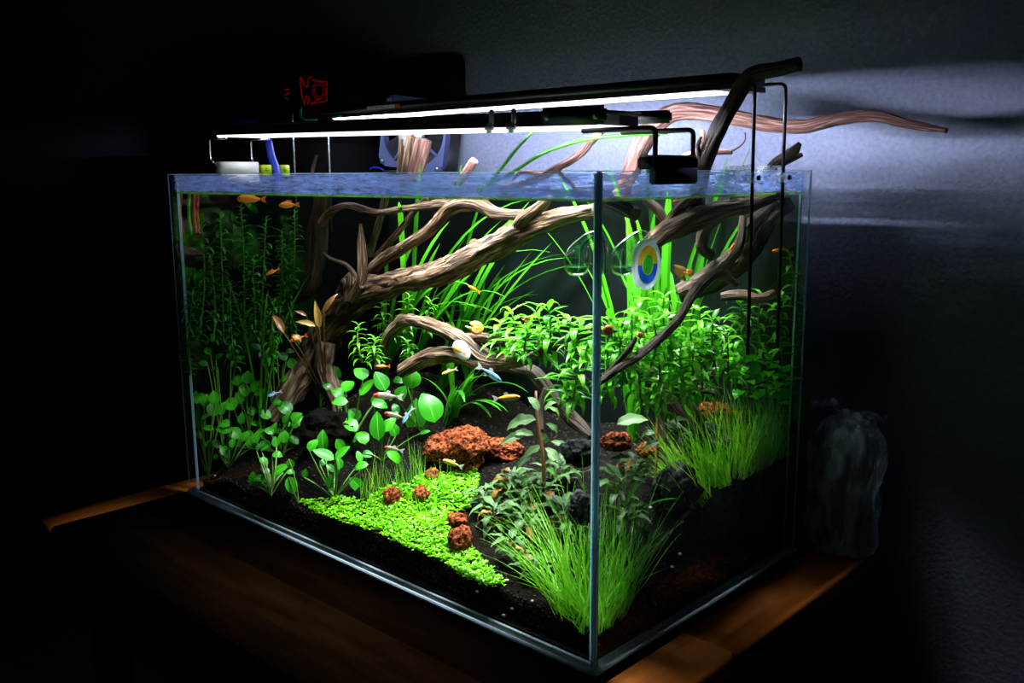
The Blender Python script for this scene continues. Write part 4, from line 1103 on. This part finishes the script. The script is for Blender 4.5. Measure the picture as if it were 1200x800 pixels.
fish('rummy', 'silver tetra with red nose, lowest of the group above the grass', 462, 526, 24, 165, .06, 'red-nosed tetras')
fish('pale', 'slim pale fish gliding under the strap-leaf tips', 593, 466, 34, 5, .10, 'pale fish')
fish('pale', 'small pale fish under the driftwood bridge', 527, 435, 20, 200, .09, 'pale fish')
fish('pale', 'tan fish resting over the carpet before the big rock', 531, 543, 26, 158, .09, 'pale fish')
fish('small', 'orange fish at the waterline behind the wire legs', 905, 234, 20, 175, .30, 'orange fish')
fish('small', 'orange fish at the waterline right of the cut log', 793, 236, 16, 200, .2, 'orange fish')
fish('small', 'orange fish high in the right back corner', 937, 233, 12, 180, .35, 'orange fish')
fish('small', 'two-tone orange fish under the dark stump by the wire legs', 912, 293, 16, 190, .33, 'orange fish')
fish('small', 'small orange fish on the dark stump left of first wire leg', 857, 291, 14, 60, .27, 'orange fish')

def snail(label, x, y, rpx, Y, flip=1):
    p = PY(x, y, Y); s = rpx*cdepth(p)/FPX
    t = thing('snail', label, 'snail', p, 'amber snails')
    pts = []; rad = []
    for i in range(40):
        u = i/39; a = u*2.4*2*math.pi
        r = .12+.55*u**1.3
        pts.append(p + RT*(math.cos(a)*r*s*flip) + UPV*(math.sin(a)*r*s*.85) - FWD*((1-u)*.5*s))
        rad.append(s*(.10+.42*u**1.2))
    m = MB(); m.tube(pts, rad, 10); m.build('shell', shell, t)
    q = pts[-1]
    m = MB(); m.tube([q - RT*s*.9, q - RT*s*.2 - UPV*s*.3, q + RT*s*.6 - UPV*s*.35, q + RT*s*1.1 - UPV*s*.2], [.06*s, .28*s, .25*s, .08*s], 8); m.build('foot', snail_foot, t)
snail('amber snail sitting on the driftwood bridge', 558, 385, 9, .115)
snail('amber snail beside the corner seam in the side pane', 713, 388, 7.5, .05, -1)
snail('tiny amber snail on the narrow leaves left of the seam', 617, 375, 4, .09)
snail('tiny amber snail on the narrow leaves below the badge', 750, 393, 4, .10)
snail('small amber snail right of the round badge', 808, 320, 5, .17)
# brown leaf piece hanging right of the badge
p = PY(798, 312, .19); par = thing('dead_leaf', 'torn orange brown leaf hanging right of the badge', 'leaf', p)
img_leaf(par, 'brown', 798, 312, 26, 16, 80, cdepth(p), .8)
img_leaf(par, 'brown', 803, 322, 18, 12, 20, cdepth(p), .8)
# white shell under the bridge
p = PY(541, 410, .10); s = cdepth(p)/FPX
mb = MB(); mb.lathe([(0, .30), (.35, .27), (.7, .12), (.95, -.05), (1.0, -.12), (.9, -.16), (.5, -.05), (0, .0)], None, 20)
o = link('shell_dish', mesh('shell_dish', mb.v, mb.f, pebble), None, Matrix.Translation(p) @ frame(-FWD.cross(RT)*.7 - RT*.5, -FWD).to_4x4() @ Matrix.Diagonal((9*s, 13*s, 9*s, 1)))
tag(o, 'small white oval dish under the driftwood bridge', 'dish')

# ------------------------------------------------------------------ glass indicator bulb, built twice, and badge
def drop_checker(label, x, y, Y, flip):
    p = PY(x, y, Y); s = cdepth(p)/FPX
    t = thing('drop_checker', label, 'glass bulb', p, 'blown glass drop checkers')
    up = Vector((0, 0, 1))
    S = spline([(0, -22, 1.5), (0, -21.5, 7), (0, -18, 12), (0, -10, 15), (1, 0, 15.5), (4, 9, 12.5), (9, 17, 8.5), (16, 23, 7), (24, 24, 7), (30, 18, 6), (32, 6, 6), (32, -12, 7), (32, -20, 8)], 4)
    pts = [p + RT*(q[0]*s*flip) + up*(q[1]*s) for q in S]
    m = MB(); m.tube(pts, [q[2]*s for q in S], 20, caps=False); m.build('bulb', bulb, t)
    m = MB(); m.lathe([(0, -20*s), (6.5*s, -19*s), (11*s, -16.5*s), (13*s, -12*s), (13.4*s, -11.5*s), (0, -11.5*s)], Matrix.Translation(p), 16); m.build('indicator_liquid', liquid, t)
drop_checker('blown glass bulb with hooked neck, left of the corner seam', 676, 301, .045, 1)
drop_checker('blown glass bulb with hooked neck, between seam and round badge', 730, 301, .065, 1)

bp_ = at(760, 310, 0, .0045)
bd = thing('round_badge', 'round white badge with yellow and blue halves on the side pane', 'badge', (0.0005, bp_.y, bp_.z))
rr = .0198
def ring(name, r0, r1, t0, t1, x0, x1, m, parent):
    """a moulded ring or disc open at the back, so the tank's light shines through the plastic"""
    mb = MB(); n = 48; v = []; f = []
    for i in range(n+1):
        a = t0+(t1-t0)*i/n
        c, q = math.cos(a), math.sin(a)*1.12
        v += [(x1, bp_.y+r0*c, bp_.z+r0*q), (x1, bp_.y+r1*c, bp_.z+r1*q), (x0, bp_.y+r1*c, bp_.z+r1*q)]
    for i in range(n):
        k = 3*i; f += [(k, k+1, k+4, k+3), (k+1, k+2, k+5, k+4)]
    mb.add(v, f); return flat(mb, name, m, parent)
ring('rim', rr*.76, rr, 0, 2*math.pi, .0004, .0040, s_white, bd)
ring('upper_half', rr*.42, rr*.76, 0, math.pi, .0030, .0036, s_yellow, bd)
ring('lower_half', rr*.42, rr*.76, math.pi, 2*math.pi, .0030, .0036, s_blue, bd)
ring('centre_ring', rr*.37, rr*.42, 0, 2*math.pi, .0034, .0040, s_lime, bd)
ring('centre_disc', 0.0, rr*.37, 0, 2*math.pi, .0034, .0038, s_green, bd)
def text(body, size, loc, parent, m, name='lettering'):
    cu = bpy.data.curves.new(name, 'FONT'); cu.body = body; cu.size = size; cu.align_x = 'CENTER'; cu.align_y = 'CENTER'; cu.extrude = .0001
    to = bpy.data.objects.new('tmp', cu); col.objects.link(to)
    dg = bpy.context.evaluated_depsgraph_get(); dg.update()
    me = bpy.data.meshes.new_from_object(to.evaluated_get(dg)); bpy.data.objects.remove(to)
    me.materials.clear(); me.materials.append(m)
    M = Matrix.Translation(loc) @ Matrix(((0, 0, 1), (1, 0, 0), (0, 1, 0))).to_4x4()
    return link(name, me, parent, M)
text('CO\u2082', .0052, (.0041, bp_.y, bp_.z-.0045), bd, s_lime)
b = MB(); b.box((.0037, bp_.y-.0022, bp_.z-.0150), (.0039, bp_.y+.0022, bp_.z-.0142)); flat(b, 'small_print', s_white, bd)

# ------------------------------------------------------------------ fan behind the rim
fc = at(487, 157, 1, .425)
fn = thing('cooling_fan', 'black cooling fan with white hub label behind the stick bundle', 'fan', fc)
FR = Matrix.Translation(fc) @ Matrix.Rotation(R(24), 4, 'Z') @ Matrix.Rotation(R(8), 4, 'Y')   # local -Y faces the camera
s = .058
def fpart(mb, name, m, smooth=True, parent=None):
    for i in range(len(mb.v)): mb.v[i] = FR @ mb.v[i]
    return mb.build(name, m, parent or fn, smooth)
mb = MB(); n = 48
def sq(a):
    c, q = math.cos(a), math.sin(a); k = s/max(abs(c), abs(q)); k = min(k, s*1.30); return Vector((c*k, 0, q*k))
v = []; 
for i in range(n):
    a = 2*math.pi*i/n; o_ = sq(a); i_ = Vector((math.cos(a), 0, math.sin(a)))*(s*.93)
    v += [o_+Vector((0, -.010, 0)), i_+Vector((0, -.010, 0)), i_+Vector((0, .010, 0)), o_+Vector((0, .010, 0))]
f = []
for i in range(n):
    a = 4*i; c = 4*((i+1) % n)
    for k in range(4): f.append((a+k, a+(k+1) % 4, c+(k+1) % 4, c+k))
mb.add(v, f); fpart(mb, 'frame', blue_fan, False)
for i in range(4):
    a = R(45+90*i+12); mb = MB()
    mb.tube([Vector((math.cos(a)*s*.25, -.009, math.sin(a)*s*.25)), Vector((math.cos(a)*s*.96, -.009, math.sin(a)*s*.96))], .0028, 8); fpart(mb, 'strut', blue_fan)
for i in range(7):
    a0 = 2*math.pi*i/7; mb = MB(); v = []
    for j in range(6):
        r = s*(.26+.62*j/5)
        for k in range(3):
            a = a0 + (k-1)*.30 + j*.05; v.append((math.cos(a)*r, (k-1)*.005, math.sin(a)*r))
    f = [(j*3+k, j*3+k+1, j*3+k+4, j*3+k+3) for j in range(5) for k in range(2)]
    mb.add(v, f); fpart(mb, 'blade', black)
Ry = Matrix.Rotation(R(90), 4, 'X')
mb = MB(); mb.lathe([(0, .0125), (s*.37, .0125), (s*.39, .010), (s*.39, -.008), (0, -.008)], Ry, 24); hub_ = fpart(mb, 'hub', black)
mb = MB(); mb.lathe([(0, .0131), (s*.36, .0131), (s*.36, .0126)], Matrix.Translation((-.004, 0, -.002)) @ Ry, 24); fpart(mb, 'hub_label', white, True, hub_)
mb = MB(); mb.add([(-.002, -.0135, -.006), (.003, -.0135, -.006), (.006, -.0135, .004), (.001, -.0135, .004)], [(0, 1, 2, 3)]); fpart(mb, 'label_mark', red, False, hub_)
for sx_ in (-1, 1):
    for sz_ in (-1, 1):
        mb = MB(); mb.lathe([(0, .0135), (.0035, .0135), (.0035, .0105), (.0055, .0105), (.0055, -.011), (0, -.011)], Matrix.Translation((sx_*s*.86, 0, sz_*s*.86)) @ Ry, 12); cb_ = fpart(mb, 'corner_boss', blue_fan)
        mb = MB(); mb.lathe([(0, .0148), (.0028, .0145), (.0030, .0136), (0, .0136)], Matrix.Translation((sx_*s*.86, 0, sz_*s*.86)) @ Ry, 10); fpart(mb, 'screw', screw, True, cb_)
# bracket plate that carries the fan on the rim
mb = MB(); mb.box((-.03, .011, -.075), (.075, .016, .01), .002); fpart(mb, 'mounting_plate', black)
b = MB(); b.box((fc.x-.02, W-T-.006, .4510), (fc.x+.03, W+.03, .456), .001); b.box((fc.x-.02, W+.001, .43), (fc.x+.03, W+.005, .455), .001); b.build('rim_clip', black, fn)

# ------------------------------------------------------------------ left end fittings
hs = thing('hose', 'bright blue hose running down over the left rim', 'hose', (-L-.012, .163, .40))
b = MB(); b.tube([q for q in spline([(-L-.16, .18, .515), (-L-.08, .170, .528), (-L-.030, .166, .52), (-L-.008, .163, .50), (-L+.0, .163, .475), (-L+.011, .163, .455), (-L+.013, .163, .432)], 6)], .0056, 10); b.build('tube', blue_hose, hs)
for lab, y, m2 in (('yellow green clip on the left rim nearest the white clamp', .151, green_clip), ('yellow green clip on the left rim beyond the blue hose', .181, green_clip)):
    t = thing('hose_clip', lab, 'clip', (-L, y, H), 'yellow clips on the left rim')
    b = MB(); b.box((-L-.004, y-.008, H+.001), (-L+.010, y+.006, H+.0135), .001); b.box((-L+T+.0005, y-.008, H-.004), (-L+.010, y+.006, H+.002), .0008); b.box((-L-.004, y-.008, H-.004), (-L-.0005, y+.006, H+.002), .0008); b.build('body', yellow_clip, t)
    b = MB(); b.lathe([(0, .002), (.003, .002), (.0035, 0), (.0035, -.001)], Matrix.Translation((-L+.0105, y-.003, H+.007)) @ Matrix.Rotation(R(90), 4, 'Y'), 10); b.build('knob', m2, t)
for lab, pts, m2 in (('thin blue cable hanging behind the far lamp at left', [(368,158,.40),(380,175,.40),(388,196,.40),(392,225,.40)], blue_hose),
                     ('thin blue cable looped behind the left rim below the fan', [(425,205,.40),(438,196,.40),(452,202,.40),(460,225,.40)], blue_hose)):
    t = thing('cable', lab, 'cable', at(*pts[0][:2], 1, pts[0][2]), 'blue cables behind the tank')
    b = MB(); b.tube([tuple(at(x, y, 1, Y)) for x, y, Y in spline(pts, 6)], .0014, 6); b.build('cord', m2, t)
# coloured strands standing in for a reflection at the left end
t = thing('reflection_strands', 'dim red and green reflection at left end of tank, built as strands', 'reflection_strands', (-L-.03, .02, .40))
for i, (x, c) in enumerate(((212, red), (222, green_clip), (228, red), (232, red))):
    pts = [at(x, 226, 0, -L-.03), at(x-1, 250, 0, -L-.032), at(x+2, 275, 0, -L-.03)]
    b = MB(); b.tube([tuple(q) for q in spline([tuple(p) for p in pts], 5)], .0025, 6); b.build('strand', c, t)

# ------------------------------------------------------------------ dark things behind
cb = thing('cabinet', 'unseen black cabinet added in the dark left of the table', 'cabinet', (-1.10, .40, -.75))
b = MB(); b.box((-1.40, .32, -.75), (-.806, .49, .50), .004); b.build('body', matt_black, cb)  # unseen block, widened to cover lit wall and keep the left dark
b = MB(); b.box((-1.385, .312, -.70), (-1.12, .3195, .47), .002); b.build('door', matt_black, cb)
b = MB(); b.box((-1.11, .312, -.70), (-.815, .3195, .47), .002); b.build('door', matt_black, cb)
pc = thing('computer_case', 'black case with faint red glowing zigzag and ring outlines', 'computer', (-1.0, .42, .50))
b = MB(); b.box((-1.30, .36, .5005), (-.835, .485, .64), .004); b.build('body', matt_black, pc)
FY = .3585
def neon_line(name, pts, r=.0011):
    b = MB(); b.tube([tuple(at(x, y, 1, FY)) for x, y in pts], r, 6); b.build(name, red_led, pc)
neon_line('light_strip', [(352,90),(353,108),(357,123),(359,112),(362,113),(361,123)])
neon_line('light_strip', [(353,90),(357,101),(360,102),(362,91),(366,90)])
neon_line('light_strip', [(366,94),(383,96),(383,118),(364,122),(374,116)])
for r in (10, 7):
    neon_line('light_ring', [(374+r*.8*math.cos(R(a)), 106+r*math.sin(R(a))) for a in range(0, 361, 24)], .0006)
neon_line('indicator', [(334,106),(338,104)]); neon_line('indicator', [(334,111),(339,109)]); neon_line('indicator', [(335,115),(338,116)])
pn = thing('wall_panel', 'black rounded panel on the wall above the fan', 'panel', (-.85, .48, .56))
p1 = at(530, 66, 1, .475); p2 = at(541, 112, 1, .475)
b = MB(); b.box((-1.06, .475, .52), ((p1.x+p2.x)/2, WALL_Y-.0005, p1.z), .006); bd_ = b.build('body', matt_black, pn)
b = MB(); b.box((-1.05, .4735, .53), ((p1.x+p2.x)/2-.012, .4748, p1.z-.012), .0005); b.build('screen', matt_black, bd_)

# ------------------------------------------------------------------ plastic bag
bc = Vector((0.036, 0.432, 0.0))
bg = thing('plastic_bag', 'knotted translucent plastic bag standing beside the tank', 'bag', bc)
prof = [(.0, .002), (.030, .002), (.037, .010), (.038, .04), (.037, .08), (.039, .105), (.040, .125), (.037, .142), (.029, .155), (.016, .163), (.009, .167), (.008, .170)]
S = spline(prof, 5); v = []; f = []; n = 56
for i, (r, z) in enumerate(S):
    for j in range(n):
        a = 2*math.pi*j/n
        k = 1 + .10*noise.noise(Vector((math.cos(a)*1.5, math.sin(a)*1.5, z*14))) + .12*(1-abs(noise.noise(Vector((math.cos(a)*4+z*9, math.sin(a)*4, z*20+3))))*3.2) + .10*(.5-abs(noise.noise(Vector((math.cos(a)*7-z*20, math.sin(a)*7+z*14, z*26)))))
        v.append(bc + Vector((r*k*math.cos(a)*1.05, r*k*math.sin(a)*.82, z)))
for i in range(len(S)-1):
    for j in range(n):
        f.append((i*n+j, i*n+(j+1) % n, (i+1)*n+(j+1) % n, (i+1)*n+j))
link('sack', mesh('sack', v, f, bagm), bg)
for sg, hh in ((-1, .028), (1, .016)):
    v = []; f = []
    for i in range(9):
        t = i/8
        for j in range(13):
            u = j/12-.5
            v.append(bc + Vector((sg*(.004+.028*t), 0, .168+hh*t-.020*t*t)) + Vector((.010*u*(.5+2*t)*.5, .030*u*(.25+1.3*t), .006*math.sin(u*19+t*4)*t)))
    for i in range(8):
        for j in range(12):
            k = i*13+j; f.append((k, k+1, k+14, k+13))
    link('handle_flap', mesh('handle_flap', v, f, bagm), bg)
mb = MB(); mb.lathe([(0, .163), (.008, .164), (.0105, .169), (.008, .174), (0, .175)], Matrix.Translation(bc), 12); mb.build('knot', bagm, bg)
